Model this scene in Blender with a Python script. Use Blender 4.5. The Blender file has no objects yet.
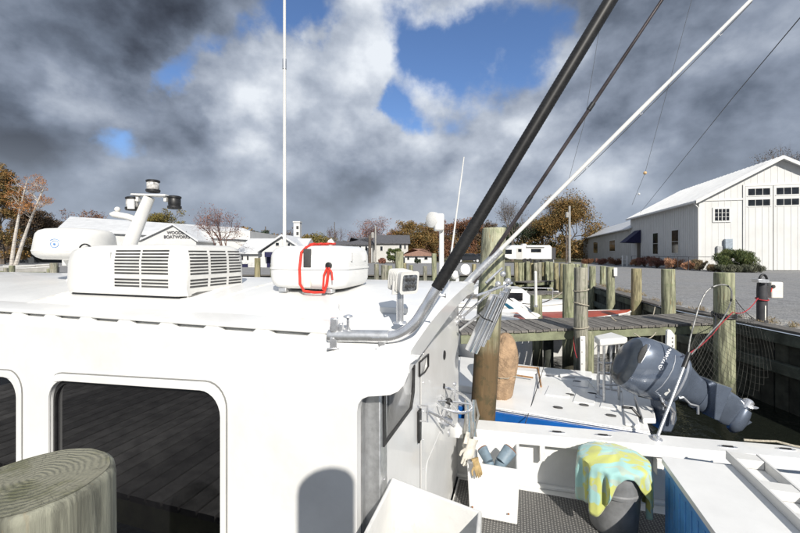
import bpy, bmesh, math, random
import numpy as np
from mathutils import Vector, Matrix
from mathutils.geometry import tessellate_polygon
from mathutils.bvhtree import BVHTree
R = math.radians
rnd = random.Random(7)
SC = bpy.context.scene
COL = SC.collection

# ------------------------------------------------------------------ camera, sky, sun, exposure
F, HY, H = 378.0, 254.0, 2.85          # focal length in photo pixels, horizon row, eye height above the water
LOT = 1.45                             # level of the boatyard ground
cam_d = bpy.data.cameras.new('camera'); cam = bpy.data.objects.new('camera', cam_d); COL.objects.link(cam)
cam_d.sensor_width = 36; cam_d.lens = F/800*36; cam_d.shift_y = (HY-266.5)/800
cam_d.clip_start = .02; cam_d.clip_end = 4000
cam.location = (0, 0, H); cam.rotation_euler = (R(90), 0, 0)
SC.camera = cam
SC.view_settings.view_transform = 'Standard'; SC.view_settings.look = 'None'
SC.view_settings.exposure = 0.50; SC.view_settings.gamma = 1
SUN_AZ, SUN_EL = Vector((.225, -.974)).normalized(), R(34)
to_sun = Vector((SUN_AZ.x*math.cos(SUN_EL), SUN_AZ.y*math.cos(SUN_EL), math.sin(SUN_EL)))
sd = bpy.data.lights.new('sun', 'SUN'); sun = bpy.data.objects.new('sun', sd); COL.objects.link(sun)
sd.energy = 4.1; sd.angle = R(.55); sd.color = (1, .95, .87)
sun.rotation_euler = to_sun.to_track_quat('Z', 'Y').to_euler(); sun.location = (0, -5, 30)

W = bpy.data.worlds.new('World'); SC.world = W; W.use_nodes = True
nt = W.node_tree; nt.nodes.clear()
def _in(n, i, v):
    if v is None: return
    if hasattr(v, 'is_linked') or isinstance(v, bpy.types.NodeSocket): n.id_data.links.new(v, n.inputs[i])
    else: n.inputs[i].default_value = v
def mth(t, op, a, b=None, c=None, clamp=False):
    n = t.nodes.new('ShaderNodeMath'); n.operation = op; n.use_clamp = clamp
    _in(n, 0, a); _in(n, 1, b); _in(n, 2, c); return n.outputs[0]
def mixc(t, f, a, b, mode='MIX'):
    n = t.nodes.new('ShaderNodeMix'); n.data_type = 'RGBA'; n.blend_type = mode
    _in(n, 0, f); _in(n, 6, a); _in(n, 7, b); return n.outputs[2]
def noise(t, vec, scale, detail=5, rough=.55, dist=0, dim='3D'):
    n = t.nodes.new('ShaderNodeTexNoise'); n.noise_dimensions = dim
    if vec is not None: t.links.new(vec, n.inputs['Vector'])
    n.inputs['Scale'].default_value = scale; n.inputs['Detail'].default_value = detail
    n.inputs['Roughness'].default_value = rough; n.inputs['Distortion'].default_value = dist
    return n.outputs['Fac']
def ramp(t, fac, stops, interp='LINEAR'):
    n = t.nodes.new('ShaderNodeValToRGB'); t.links.new(fac, n.inputs[0]); cr = n.color_ramp; cr.interpolation = interp
    while len(cr.elements) < len(stops): cr.elements.new(.5)
    for e, (p, c) in zip(cr.elements, stops):
        e.position = p; e.color = (c, c, c, 1) if not hasattr(c, '__len__') else (*c, 1)
    return n.outputs[0]
def sstep(t, x, a, b):
    n = t.nodes.new('ShaderNodeMapRange'); n.interpolation_type = 'SMOOTHSTEP'
    _in(n, 0, x); n.inputs[1].default_value = a; n.inputs[2].default_value = b
    return n.outputs[0]

def build_sky():
    t = nt
    sky = t.nodes.new('ShaderNodeTexSky'); sky.sky_type = 'NISHITA'; sky.sun_disc = False
    sky.sun_elevation = SUN_EL; sky.sun_rotation = math.atan2(to_sun.x, to_sun.y)
    sky.air_density = 1.0; sky.dust_density = .4; sky.ozone_density = 1.6
    tc = t.nodes.new('ShaderNodeTexCoord'); D = tc.outputs['Generated']
    nrm = t.nodes.new('ShaderNodeVectorMath'); nrm.operation = 'NORMALIZE'; t.links.new(D, nrm.inputs[0]); D = nrm.outputs[0]
    sp = t.nodes.new('ShaderNodeSeparateXYZ'); t.links.new(D, sp.inputs[0]); x, y, z = sp.outputs
    # clouds live on a layer overhead: direction / (height + offset)
    k = mth(t, 'ADD', mth(t, 'MAXIMUM', z, 0.0), .26)
    cb = t.nodes.new('ShaderNodeCombineXYZ')
    _in(cb, 0, mth(t, 'DIVIDE', x, k)); _in(cb, 1, mth(t, 'DIVIDE', y, k)); _in(cb, 2, mth(t, 'MULTIPLY', z, .9))
    P = cb.outputs[0]
    off = t.nodes.new('ShaderNodeVectorMath'); off.operation = 'ADD'; t.links.new(P, off.inputs[0]); off.inputs[1].default_value = (3.1, 1.7, .4)
    P = off.outputs[0]
    wob = t.nodes.new('ShaderNodeTexNoise'); wob.inputs['Scale'].default_value = 5.0; wob.inputs['Detail'].default_value = 7; wob.inputs['Roughness'].default_value = .55
    t.links.new(D, wob.inputs['Vector'])
    wv = t.nodes.new('ShaderNodeVectorMath'); wv.operation = 'SUBTRACT'; t.links.new(wob.outputs['Color'], wv.inputs[0]); wv.inputs[1].default_value = (.5, .5, .5)
    ws = t.nodes.new('ShaderNodeVectorMath'); ws.operation = 'SCALE'; t.links.new(wv.outputs[0], ws.inputs[0]); ws.inputs['Scale'].default_value = .26
    wd = t.nodes.new('ShaderNodeVectorMath'); wd.operation = 'ADD'; t.links.new(D, wd.inputs[0]); t.links.new(ws.outputs[0], wd.inputs[1])
    DW = wd.outputs[0]
    def bump(px, py, sig, amp):            # a cloud mass (or a gap) in one direction of the sky
        v = Vector(((px-400)/F, 1, (HY-py)/F)).normalized(); s = sig/F
        d = t.nodes.new('ShaderNodeVectorMath'); d.operation = 'DISTANCE'
        t.links.new(DW, d.inputs[0]); d.inputs[1].default_value = v
        q = mth(t, 'MULTIPLY', d.outputs['Value'], 1/s)
        return mth(t, 'MULTIPLY', mth(t, 'EXPONENT', mth(t, 'MULTIPLY', mth(t, 'MULTIPLY', q, q), -1.0)), amp)
    def total(base, L):
        for b in L: base = mth(t, 'ADD', base, bump(*b))
        return base
    def field(V):                            # billowing cloud field, wider than tall near the horizon
        mp = t.nodes.new('ShaderNodeMapping'); t.links.new(V, mp.inputs[0]); mp.inputs['Scale'].default_value = (1, 1, 1.35)
        return noise(t, mp.outputs[0], 2.8, 10, .52, .0)
    n1 = noise(t, P, 1.3, 7, .50, .0); n2 = field(D)
    cov = mth(t, 'ADD', mth(t, 'MULTIPLY', n1, .5), mth(t, 'MULTIPLY', n2, .88))
    cov = total(cov, [(314, 4, 30, -.52), (275, 36, 24, -.50), (225, 54, 22, -.50), (162, 90, 22, -.60), (120, 150, 24, -.58), (190, 72, 20, -.48),
                      (470, 66, 56, -.50), (535, 50, 46, -.42), (428, 35, 40, -.42), (402, 112, 22, -.45), (580, 10, 30, -.4), (440, 240, 24, -.42), (395, 95, 18, -.3),
                      (60, 40, 110, .35), (240, 110, 70, .32), (350, 70, 36, .3), (400, 190, 110, .28), (720, 90, 150, .5), (75, 120, 60, .2), (650, 20, 70, .3), (455, 5, 30, .28), (430, 85, 20, .16)])
    cov = mth(t, 'ADD', cov, mth(t, 'MULTIPLY', mth(t, 'SUBTRACT', noise(t, D, 13, 6, .6), .5), .30))
    cloud = sstep(t, cov, .40, .70)
    # relief: the field compared with itself a little higher up gives lit tops and grey undersides
    def shifted(v):
        up = t.nodes.new('ShaderNodeVectorMath'); up.operation = 'ADD'; t.links.new(D, up.inputs[0]); up.inputs[1].default_value = v; return field(up.outputs[0])
    rel = mth(t, 'ADD', mth(t, 'MULTIPLY', mth(t, 'SUBTRACT', n2, shifted((-.02, 0, .05))), 1.6), mth(t, 'MULTIPLY', mth(t, 'SUBTRACT', n2, shifted((-.06, 0, .14))), .7))
    br = mth(t, 'ADD', .54, mth(t, 'MULTIPLY', rel, 1.0))
    br = total(br, [(50, 15, 120, -.30), (190, 20, 60, -.18), (15, 150, 55, -.16), (195, 85, 44, .32), (100, 112, 40, .32), (240, 80, 52, .28), (335, 50, 50, .12), (385, 110, 50, .20), (265, 125, 60, .20),
                    (440, 20, 50, .26), (265, 160, 50, -.10), (300, 195, 60, -.10), (490, 110, 60, .26), (350, 150, 40, .12), (450, 160, 60, .12),
                    (95, 192, 26, .30), (60, 95, 30, .14), (170, 170, 45, -.14), (740, 40, 160, -.12), (620, 40, 60, .06), (700, 190, 90, -.08), (605, 165, 45, .18), (430, 205, 45, .12), (530, 10, 40, .1), (60, 210, 40, -.08)])
    cc = ramp(t, br, [(.0, (.030, .036, .050)), (.14, (.052, .063, .086)), (.32, (.098, .119, .158)), (.52, (.178, .208, .265)), (.74, (.315, .35, .41)), (1.05, (.54, .57, .61))])
    s0 = t.nodes.new('ShaderNodeVectorMath'); s0.operation = 'SCALE'; t.links.new(sky.outputs[0], s0.inputs[0]); s0.inputs['Scale'].default_value = .095
    blue = mixc(t, 1.0, s0.outputs[0], (.66, .78, .98, 1), 'MULTIPLY')
    # the low sky fades into pale grey haze
    hz = sstep(t, z, .02, .13)
    blue = mixc(t, mth(t, 'MULTIPLY', mth(t, 'SUBTRACT', 1.0, hz), .45), blue, (.50, .58, .68, 1))
    ccl = mixc(t, mth(t, 'MULTIPLY', mth(t, 'SUBTRACT', 1.0, sstep(t, z, .0, .30)), .70), cc, (.27, .31, .37, 1))
    c = mixc(t, cloud, blue, ccl)
    bg = t.nodes.new('ShaderNodeBackground'); t.links.new(c, bg.inputs[0]); bg.inputs[1].default_value = 1.1
    out = t.nodes.new('ShaderNodeOutputWorld'); t.links.new(bg.outputs[0], out.inputs[0])
build_sky()

# ------------------------------------------------------------------ frames of reference
BA = R(17); CB, SB = math.cos(BA), math.sin(BA)
def U(px, py, Y): return Vector(((px-400)/F*Y, Y, H-(py-HY)/F*Y))
def B(s, v, dz): return Vector((s*CB+v*SB, -s*SB+v*CB, H-dz))      # boat frame: s aft, v to starboard, dz below the eye
def onz(px, py, dz): return U(px, py, dz*F/(py-HY))
def onv(px, py, v): t = (px-400)/F; return U(px, py, v/(t*SB+CB))
def ons(px, py, s): t = (px-400)/F; return U(px, py, s/(t*CB-SB))
def sv(p): return (p.x*CB-p.y*SB, p.x*SB+p.y*CB, H-p.z)

# ------------------------------------------------------------------ materials
MATS = {}
def mat(name, col, rough=.5, metal=0, var=.12, vscale=6, bump=0, bscale=60, coat=0, col2=None, dirt=0, spec=.5, stretch=None, bdist=.01, orand=0):
    if name in MATS: return MATS[name]
    m = bpy.data.materials.new(name); m.use_nodes = True; t = m.node_tree; b = t.nodes['Principled BSDF']
    tc = t.nodes.new('ShaderNodeTexCoord'); V = tc.outputs['Object']
    if stretch:
        mp = t.nodes.new('ShaderNodeMapping'); t.links.new(V, mp.inputs[0]); mp.inputs['Scale'].default_value = stretch; V = mp.outputs[0]
    n = noise(t, V, vscale, 6, .6)
    c2 = col2 if col2 else tuple(max(0, x*(1-2.2*var)) for x in col)
    c1 = col if col2 else tuple(min(1, x*(1+var*.6)) for x in col)
    c = ramp(t, n, [(.30, c2), (.62, c1)])
    if dirt:
        d = noise(t, V, vscale*.35, 8, .7)
        dd = noise(t, V, vscale*7, 3, .6)
        f = mth(t, 'MULTIPLY', sstep(t, mth(t, 'ADD', d, mth(t, 'MULTIPLY', dd, .3)), .62, .85), dirt)
        c = mixc(t, f, c, (.16, .14, .11, 1))
    if orand:
        oi = t.nodes.new('ShaderNodeObjectInfo'); hsv = t.nodes.new('ShaderNodeHueSaturation'); t.links.new(c, hsv.inputs['Color'])
        t.links.new(mth(t, 'ADD', 1-orand, mth(t, 'MULTIPLY', oi.outputs['Random'], 2*orand)), hsv.inputs['Value']); c = hsv.outputs[0]
    t.links.new(c, b.inputs['Base Color'])
    b.inputs['Metallic'].default_value = metal
    rn = noise(t, V, vscale*2.3, 4, .6)
    mr = t.nodes.new('ShaderNodeMapRange'); t.links.new(rn, mr.inputs[0]); mr.inputs[3].default_value = max(.02, rough*.75); mr.inputs[4].default_value = min(1, rough*1.25)
    t.links.new(mr.outputs[0], b.inputs['Roughness'])
    b.inputs['Coat Weight'].default_value = coat; b.inputs['Coat Roughness'].default_value = .08
    b.inputs['Specular IOR Level'].default_value = spec
    if bump:
        bp = t.nodes.new('ShaderNodeBump'); bn = noise(t, V, bscale, 6, .65)
        t.links.new(bn, bp.inputs['Height']); bp.inputs['Strength'].default_value = bump; bp.inputs['Distance'].default_value = bdist
        t.links.new(bp.outputs[0], b.inputs['Normal'])
    MATS[name] = m; return m
def nodes_of(m): return m.node_tree, m.node_tree.nodes['Principled BSDF']
gel = mat('white_gelcoat', (.77, .77, .755), .36, var=.04, vscale=2.2, bump=.07, bscale=30, coat=.3, dirt=.07)
gel2 = mat('weathered_gelcoat', (.74, .735, .71), .5, var=.05, vscale=5, bump=.08, bscale=90, dirt=.35)
plas = mat('white_plastic', (.68, .675, .65), .42, var=.03, vscale=5, bump=.05, bscale=80, dirt=.12)
cream = mat('cream_plastic', (.72, .70, .64), .5, var=.05, vscale=5, dirt=.3)
chrome = mat('polished_steel', (.80, .80, .81), .26, .82, var=.08, vscale=18, bump=.03, bscale=120)
bright = mat('bright_tube_steel', (.82, .82, .83), .15, .95, var=.03, vscale=9)
alu = mat('brushed_aluminium', (.68, .69, .70), .42, .85, var=.10, vscale=25, bump=.05, bscale=200)
blackm = mat('black_rubber', (.018, .018, .019), .45, var=.3, vscale=20, bump=.1, bscale=150)
slot = mat('dark_slot', (.06, .06, .06), .8, var=.3)
red = mat('red_webbing', (.62, .035, .02), .6, var=.18, vscale=30, bump=.3, bscale=300)
greyp = mat('grey_plastic', (.22, .225, .23), .38, var=.15, vscale=8, bump=.08, bscale=80, dirt=.2)
bluef = mat('blue_hull_paint', (.012, .13, .46), .3, var=.10, vscale=4, coat=.3, dirt=.12)
teal = mat('teal_hull_paint', (.01, .085, .14), .3, var=.15, vscale=4)
bluebox = mat('blue_panel_paint', (.08, .30, .68), .42, var=.12, vscale=6, bump=.08, bscale=60, dirt=.25)
tan = mat('tan_canvas', (.40, .27, .165), .95, var=.2, vscale=8, bump=.9, bscale=7, bdist=.08)
navy = mat('navy_canvas', (.012, .012, .055), .8, var=.15)
redboat = mat('red_cabin_paint', (.36, .06, .025), .4, var=.12, vscale=4)
sidingw = mat('white_siding', (.60, .60, .585), .6, var=.04, vscale=.8, bump=.05, bscale=8)
battenw = mat('white_batten', (.63, .63, .61), .6, var=.03, vscale=2)
sidingg = mat('cream_siding', (.50, .495, .47), .6, var=.05, vscale=1)
roofw = mat('white_metal_roof', (.62, .63, .64), .45, var=.06, vscale=1.2)
roofd = mat('grey_shingle_roof', (.10, .10, .11), .9, var=.25, vscale=6, bump=.4, bscale=12)
roofb = mat('brown_shingle_roof', (.30, .17, .12), .9, var=.2, vscale=6, bump=.4, bscale=12)
wing = mat('window_glass', (.015, .018, .022), .08, var=.3, vscale=2)
wood_cap = mat('weathered_dock_plank', (.17, .158, .143), .75, var=.22, vscale=6, stretch=(6, 1, 6), bump=.5, bscale=40, orand=.28)
treated = mat('treated_timber', (.20, .215, .135), .85, var=.22, vscale=4, bump=.5, bscale=30, dirt=.3)
darkwood = mat('dark_wet_timber', (.05, .055, .043), .7, var=.35, vscale=4, bump=.5, bscale=20, col2=(.008, .010, .007), orand=.4)
waler = mat('green_black_timber', (.11, .125, .10), .7, var=.3, vscale=3, bump=.5, bscale=20, col2=(.018, .024, .018))
rope = mat('pale_rope', (.42, .38, .30), .9, var=.2, vscale=60, bump=.8, bscale=120)
ropered = mat('red_rope', (.38, .03, .04), .9, var=.2, vscale=60)
netm = mat('dark_netting', (.055, .055, .048), .8, var=.3)
concrete = mat('pale_concrete', (.34, .33, .31), .9, var=.1, vscale=2, bump=.3, bscale=20)
bark = mat('grey_bark', (.13, .105, .085), .9, var=.3, vscale=3, bump=.5, bscale=12)
birch = mat('birch_bark', (.60, .56, .50), .8, var=.1, vscale=3, stretch=(1, 1, 5), col2=(.25, .22, .2))
redbark = mat('reddish_twigs', (.16, .085, .07), .9, var=.25, vscale=2)
carp = mat('dark_car_paint', (.015, .017, .022), .25, var=.1, coat=.5)

def leafmat(name, a, b, c=None):
    m = bpy.data.materials.new(name); m.use_nodes = True; t, p = nodes_of(m)
    g = t.nodes.new('ShaderNodeNewGeometry'); tc = t.nodes.new('ShaderNodeTexCoord')
    n = noise(t, tc.outputs['Object'], .45, 4, .6)
    f = mth(t, 'ADD', mth(t, 'MULTIPLY', g.outputs['Random Per Island'], .55), mth(t, 'MULTIPLY', mth(t, 'SUBTRACT', n, .25), .9))
    st = [(.15, a), (.8, b)] if c is None else [(.12, a), (.5, b), (.88, c)]
    t.links.new(ramp(t, f, st), p.inputs['Base Color'])
    p.inputs['Roughness'].default_value = .7; p.inputs['Subsurface Weight'].default_value = 0
    return m
lf_orange = leafmat('orange_leaves', (.16, .06, .02), (.34, .13, .03), (.42, .20, .05))
lf_olive = leafmat('olive_orange_leaves', (.06, .06, .018), (.16, .10, .028), (.27, .14, .035))
lf_rust = leafmat('rust_leaves', (.08, .035, .018), (.17, .07, .03), (.22, .11, .05))
lf_green = leafmat('dark_green_leaves', (.012, .022, .010), (.03, .05, .018))
lf_mid = leafmat('mid_green_leaves', (.03, .055, .015), (.07, .10, .025), (.13, .12, .03))
lf_yel = leafmat('yellow_green_leaves', (.06, .065, .016), (.16, .13, .03), (.22, .15, .03))
lf_red = leafmat('dull_red_leaves', (.12, .045, .035), (.24, .10, .07), (.24, .14, .09))
lf_grass = leafmat('dry_red_grass', (.30, .13, .08), (.48, .25, .14), (.52, .36, .20))
lf_tan = leafmat('dry_tan_grass', (.16, .12, .07), (.26, .19, .11), (.22, .20, .10))
lf_brown = leafmat('brown_dull_leaves', (.035, .025, .018), (.09, .06, .035), (.15, .09, .045))
grass = leafmat('grey_green_shrub', (.05, .06, .035), (.10, .11, .07), (.16, .15, .10))

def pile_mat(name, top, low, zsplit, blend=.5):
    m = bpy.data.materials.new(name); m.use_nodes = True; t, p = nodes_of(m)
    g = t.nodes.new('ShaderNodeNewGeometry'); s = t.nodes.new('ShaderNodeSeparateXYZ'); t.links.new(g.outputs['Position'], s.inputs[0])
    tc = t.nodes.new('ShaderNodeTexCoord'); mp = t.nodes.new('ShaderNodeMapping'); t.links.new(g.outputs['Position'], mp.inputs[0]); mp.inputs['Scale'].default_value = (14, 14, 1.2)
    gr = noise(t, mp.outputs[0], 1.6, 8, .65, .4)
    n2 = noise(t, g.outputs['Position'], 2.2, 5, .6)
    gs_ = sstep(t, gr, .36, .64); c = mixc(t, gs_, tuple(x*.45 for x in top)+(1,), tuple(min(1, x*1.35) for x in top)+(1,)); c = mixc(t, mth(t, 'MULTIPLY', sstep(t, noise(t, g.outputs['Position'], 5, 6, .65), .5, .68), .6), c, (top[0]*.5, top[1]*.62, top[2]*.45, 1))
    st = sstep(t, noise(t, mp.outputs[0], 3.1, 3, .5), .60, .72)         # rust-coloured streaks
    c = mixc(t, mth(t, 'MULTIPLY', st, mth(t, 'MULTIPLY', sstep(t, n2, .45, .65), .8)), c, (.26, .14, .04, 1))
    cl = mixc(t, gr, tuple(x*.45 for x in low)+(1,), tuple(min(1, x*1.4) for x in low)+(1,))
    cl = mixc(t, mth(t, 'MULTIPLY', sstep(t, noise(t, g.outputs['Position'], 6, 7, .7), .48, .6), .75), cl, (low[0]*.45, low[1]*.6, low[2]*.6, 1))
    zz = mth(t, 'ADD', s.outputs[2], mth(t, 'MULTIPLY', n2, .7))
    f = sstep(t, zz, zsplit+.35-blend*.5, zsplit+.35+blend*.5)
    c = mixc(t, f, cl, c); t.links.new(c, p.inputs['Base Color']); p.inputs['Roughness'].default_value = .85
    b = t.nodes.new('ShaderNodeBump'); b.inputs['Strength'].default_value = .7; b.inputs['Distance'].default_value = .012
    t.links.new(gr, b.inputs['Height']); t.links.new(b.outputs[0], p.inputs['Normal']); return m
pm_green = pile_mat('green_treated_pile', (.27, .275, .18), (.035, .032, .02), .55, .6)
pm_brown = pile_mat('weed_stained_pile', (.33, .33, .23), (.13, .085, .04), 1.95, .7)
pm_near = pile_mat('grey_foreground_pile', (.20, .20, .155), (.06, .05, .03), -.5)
def rings_mat(cx, cy):
    m = bpy.data.materials.new('pile_end_grain'); m.use_nodes = True; t, p = nodes_of(m)
    g = t.nodes.new('ShaderNodeNewGeometry'); mp = t.nodes.new('ShaderNodeMapping'); t.links.new(g.outputs['Position'], mp.inputs[0])
    mp.inputs['Location'].default_value = (-cx, -cy, 0); mp.inputs['Scale'].default_value = (1, 1, 0)
    nz = t.nodes.new('ShaderNodeTexNoise'); nz.inputs['Scale'].default_value = 14; nz.inputs['Detail'].default_value = 4; t.links.new(mp.outputs[0], nz.inputs['Vector'])
    ln = t.nodes.new('ShaderNodeVectorMath'); ln.operation = 'LENGTH'; t.links.new(mp.outputs[0], ln.inputs[0])
    r = mth(t, 'ADD', ln.outputs['Value'], mth(t, 'MULTIPLY', nz.outputs['Fac'], .034))
    w = mth(t, 'ADD', mth(t, 'MULTIPLY', mth(t, 'SINE', mth(t, 'MULTIPLY', r, 520)), .5), .5)
    fine = noise(t, mp.outputs[0], 120, 6, .7)
    c = mixc(t, mth(t, 'MULTIPLY', w, mth(t, 'MULTIPLY', noise(t, mp.outputs[0], 22, 4, .6), .30)), (.20, .195, .145, 1), (.105, .10, .07, 1))
    c = mixc(t, mth(t, 'MULTIPLY', fine, .6), c, (.30, .29, .22, 1))
    an = noise(t, mp.outputs[0], 9, 5, .6); c = mixc(t, sstep(t, an, .5, .7), c, (.15, .15, .075, 1))
    sx = t.nodes.new('ShaderNodeSeparateXYZ'); t.links.new(mp.outputs[0], sx.inputs[0]); th = mth(t, 'ARCTAN2', sx.outputs[1], sx.outputs[0])
    cr_ = t.nodes.new('ShaderNodeTexNoise'); cr_.noise_dimensions = '2D'; cr_.inputs['Scale'].default_value = 1; cr_.inputs['Detail'].default_value = 2
    cv_ = t.nodes.new('ShaderNodeCombineXYZ'); _in(cv_, 0, mth(t, 'MULTIPLY', th, 7)); _in(cv_, 1, mth(t, 'MULTIPLY', r, 14)); t.links.new(cv_.outputs[0], cr_.inputs['Vector'])
    ck = mth(t, 'SUBTRACT', 1.0, sstep(t, mth(t, 'ABSOLUTE', mth(t, 'SUBTRACT', cr_.outputs['Fac'], .5)), .0, .018))
    c = mixc(t, mth(t, 'MULTIPLY', ck, .55), c, (.03, .028, .02, 1))
    dn = noise(t, mp.outputs[0], 5, 6, .65); c = mixc(t, mth(t, 'MULTIPLY', sstep(t, dn, .48, .66), .6), c, (.07, .075, .045, 1))
    t.links.new(c, p.inputs['Base Color']); p.inputs['Roughness'].default_value = .9
    b = t.nodes.new('ShaderNodeBump'); b.inputs['Strength'].default_value = .6; b.inputs['Distance'].default_value = .006
    t.links.new(mth(t, 'SUBTRACT', fine, mth(t, 'MULTIPLY', w, .5)), b.inputs['Height']); t.links.new(b.outputs[0], p.inputs['Normal']); return m

def make_ground():
    m = bpy.data.materials.new('grey_gravel'); m.use_nodes = True; t, p = nodes_of(m)
    g = t.nodes.new('ShaderNodeNewGeometry'); P = g.outputs['Position']
    v = t.nodes.new('ShaderNodeTexVoronoi'); t.links.new(P, v.inputs['Vector']); v.inputs['Scale'].default_value = 26
    n1 = noise(t, P, .35, 6, .6); n2 = noise(t, P, 9, 5, .7)
    c = ramp(t, mth(t, 'ADD', mth(t, 'MULTIPLY', v.outputs['Color'], .45), mth(t, 'MULTIPLY', n2, .5)), [(.2, (.13, .133, .138)), (.5, (.23, .233, .238)), (.8, (.36, .355, .35))])
    c = mixc(t, mth(t, 'MULTIPLY', sstep(t, n1, .42, .66), .45), c, (.24, .235, .225, 1))
    tr = noise(t, P, .9, 3, .5, 1.5); c = mixc(t, mth(t, 'MULTIPLY', mth(t, 'SUBTRACT', 1.0, sstep(t, mth(t, 'ABSOLUTE', mth(t, 'SUBTRACT', tr, .5)), .0, .05)), .35), c, (.10, .10, .105, 1))
    # far off the yard turns to dull grass
    sp = t.nodes.new('ShaderNodeSeparateXYZ'); t.links.new(P, sp.inputs[0])
    far = sstep(t, mth(t, 'ADD', sp.outputs[1], mth(t, 'MULTIPLY', n1, 12)), 62, 74)
    c = mixc(t, far, c, (.09, .085, .04, 1))
    # shell-strewn strip beside the bulkhead
    sh = mth(t, 'MULTIPLY', mth(t, 'SUBTRACT', 1.0, sstep(t, mth(t, 'ADD', sp.outputs[0], mth(t, 'MULTIPLY', n2, .8)), 8.0, 9.0)), sstep(t, v.outputs['Color'], .35, .7))
    sh = mth(t, 'MULTIPLY', sh, mth(t, 'SUBTRACT', 1.0, sstep(t, sp.outputs[1], 8.5, 11)))
    c = mixc(t, mth(t, 'MULTIPLY', sh, .8), c, (.50, .47, .40, 1))
    t.links.new(c, p.inputs['Base Color']); p.inputs['Roughness'].default_value = .95
    b = t.nodes.new('ShaderNodeBump'); b.inputs['Strength'].default_value = .6; b.inputs['Distance'].default_value = .02
    t.links.new(v.outputs['Distance'], b.inputs['Height']); t.links.new(b.outputs[0], p.inputs['Normal']); return m
def make_water():
    m = bpy.data.materials.new('dark_harbour_water'); m.use_nodes = True; t, p = nodes_of(m)
    g = t.nodes.new('ShaderNodeNewGeometry'); P = g.outputs['Position']
    p.inputs['Base Color'].default_value = (.010, .012, .009, 1); p.inputs['Roughness'].default_value = .04; p.inputs['IOR'].default_value = 1.33
    h = mth(t, 'ADD', noise(t, P, 2.2, 4, .5, .6), mth(t, 'MULTIPLY', noise(t, P, 9, 3, .5, .8), .25))
    b = t.nodes.new('ShaderNodeBump'); b.inputs['Strength'].default_value = .35; b.inputs['Distance'].default_value = .12
    t.links.new(h, b.inputs['Height']); t.links.new(b.outputs[0], p.inputs['Normal']); return m
def make_mat_rubber():
    m = bpy.data.materials.new('dotted_deck_mat'); m.use_nodes = True; t, p = nodes_of(m)
    tc = t.nodes.new('ShaderNodeTexCoord'); mp = t.nodes.new('ShaderNodeMapping'); t.links.new(tc.outputs['Object'], mp.inputs[0])
    mp.inputs['Rotation'].default_value = (0, 0, BA); mp.inputs['Scale'].default_value = (1, 1, 0)
    v = t.nodes.new('ShaderNodeTexVoronoi'); v.inputs['Scale'].default_value = 38; v.inputs['Randomness'].default_value = .12; t.links.new(mp.outputs[0], v.inputs['Vector'])
    f = sstep(t, v.outputs['Distance'], .24, .34)
    n = noise(t, mp.outputs[0], 3, 5, .6)
    c = mixc(t, f, (.27, .265, .25, 1), (.065, .065, .066, 1)); c = mixc(t, mth(t, 'MULTIPLY', n, .35), c, (.15, .14, .125, 1))
    t.links.new(c, p.inputs['Base Color']); p.inputs['Roughness'].default_value = .6
    b = t.nodes.new('ShaderNodeBump'); b.invert = True; b.inputs['Strength'].default_value = .8; b.inputs['Distance'].default_value = .004
    t.links.new(f, b.inputs['Height']); t.links.new(b.outputs[0], p.inputs['Normal']); return m
def make_towel():
    m = bpy.data.materials.new('patterned_towel_cloth'); m.use_nodes = True; t, p = nodes_of(m)
    tc = t.nodes.new('ShaderNodeTexCoord'); V = tc.outputs['Object']
    mp = t.nodes.new('ShaderNodeMapping'); t.links.new(V, mp.inputs[0]); mp.inputs['Rotation'].default_value = (.5, .4, .9); mp.inputs['Scale'].default_value = (1, 1.8, 1)
    n = noise(t, mp.outputs[0], 3.4, 1.5, .4, 1.1); n2 = noise(t, mp.outputs[0], 6.5, 1, .3, .9)
    c = ramp(t, n, [(0, (.30, .54, .52)), (.45, (.33, .56, .53)), (.49, (.50, .53, .15)), (1, (.54, .56, .17))])
    c = mixc(t, sstep(t, n2, .57, .60), c, (.40, .50, .42, 1))
    t.links.new(c, p.inputs['Base Color']); p.inputs['Roughness'].default_value = .95; p.inputs['Sheen Weight'].default_value = .3
    b = t.nodes.new('ShaderNodeBump'); b.inputs['Strength'].default_value = .5; b.inputs['Distance'].default_value = .004
    t.links.new(noise(t, V, 260, 3, .7), b.inputs['Height']); t.links.new(b.outputs[0], p.inputs['Normal']); return m
def make_pane():
    m = bpy.data.materials.new('smoked_window_glass'); m.use_nodes = True; t, p = nodes_of(m)
    p.inputs['Base Color'].default_value = (.006, .006, .007, 1); p.inputs['Roughness'].default_value = .015; p.inputs['IOR'].default_value = 1.62
    p.inputs['Coat Weight'].default_value = .5; p.inputs['Coat Roughness'].default_value = .02
    return m
def make_ribhose():
    m = bpy.data.materials.new('ribbed_black_sleeve'); m.use_nodes = True; t, p = nodes_of(m)
    tc = t.nodes.new('ShaderNodeTexCoord')
    n = noise(t, tc.outputs['Object'], 8, 6, .7); n4 = noise(t, tc.outputs['Object'], 90, 4, .7)
    c = ramp(t, mth(t, 'ADD', mth(t, 'MULTIPLY', n, .5), mth(t, 'MULTIPLY', n4, .5)), [(.3, (.006, .006, .006)), (.7, (.028, .028, .029))])
    t.links.new(c, p.inputs['Base Color']); p.inputs['Roughness'].default_value = .45; p.inputs['Specular IOR Level'].default_value = .22
    return m
groundm, waterm, rubber, towelm, panem, hosem = make_ground(), make_water(), make_mat_rubber(), make_towel(), make_pane(), make_ribhose()

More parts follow.
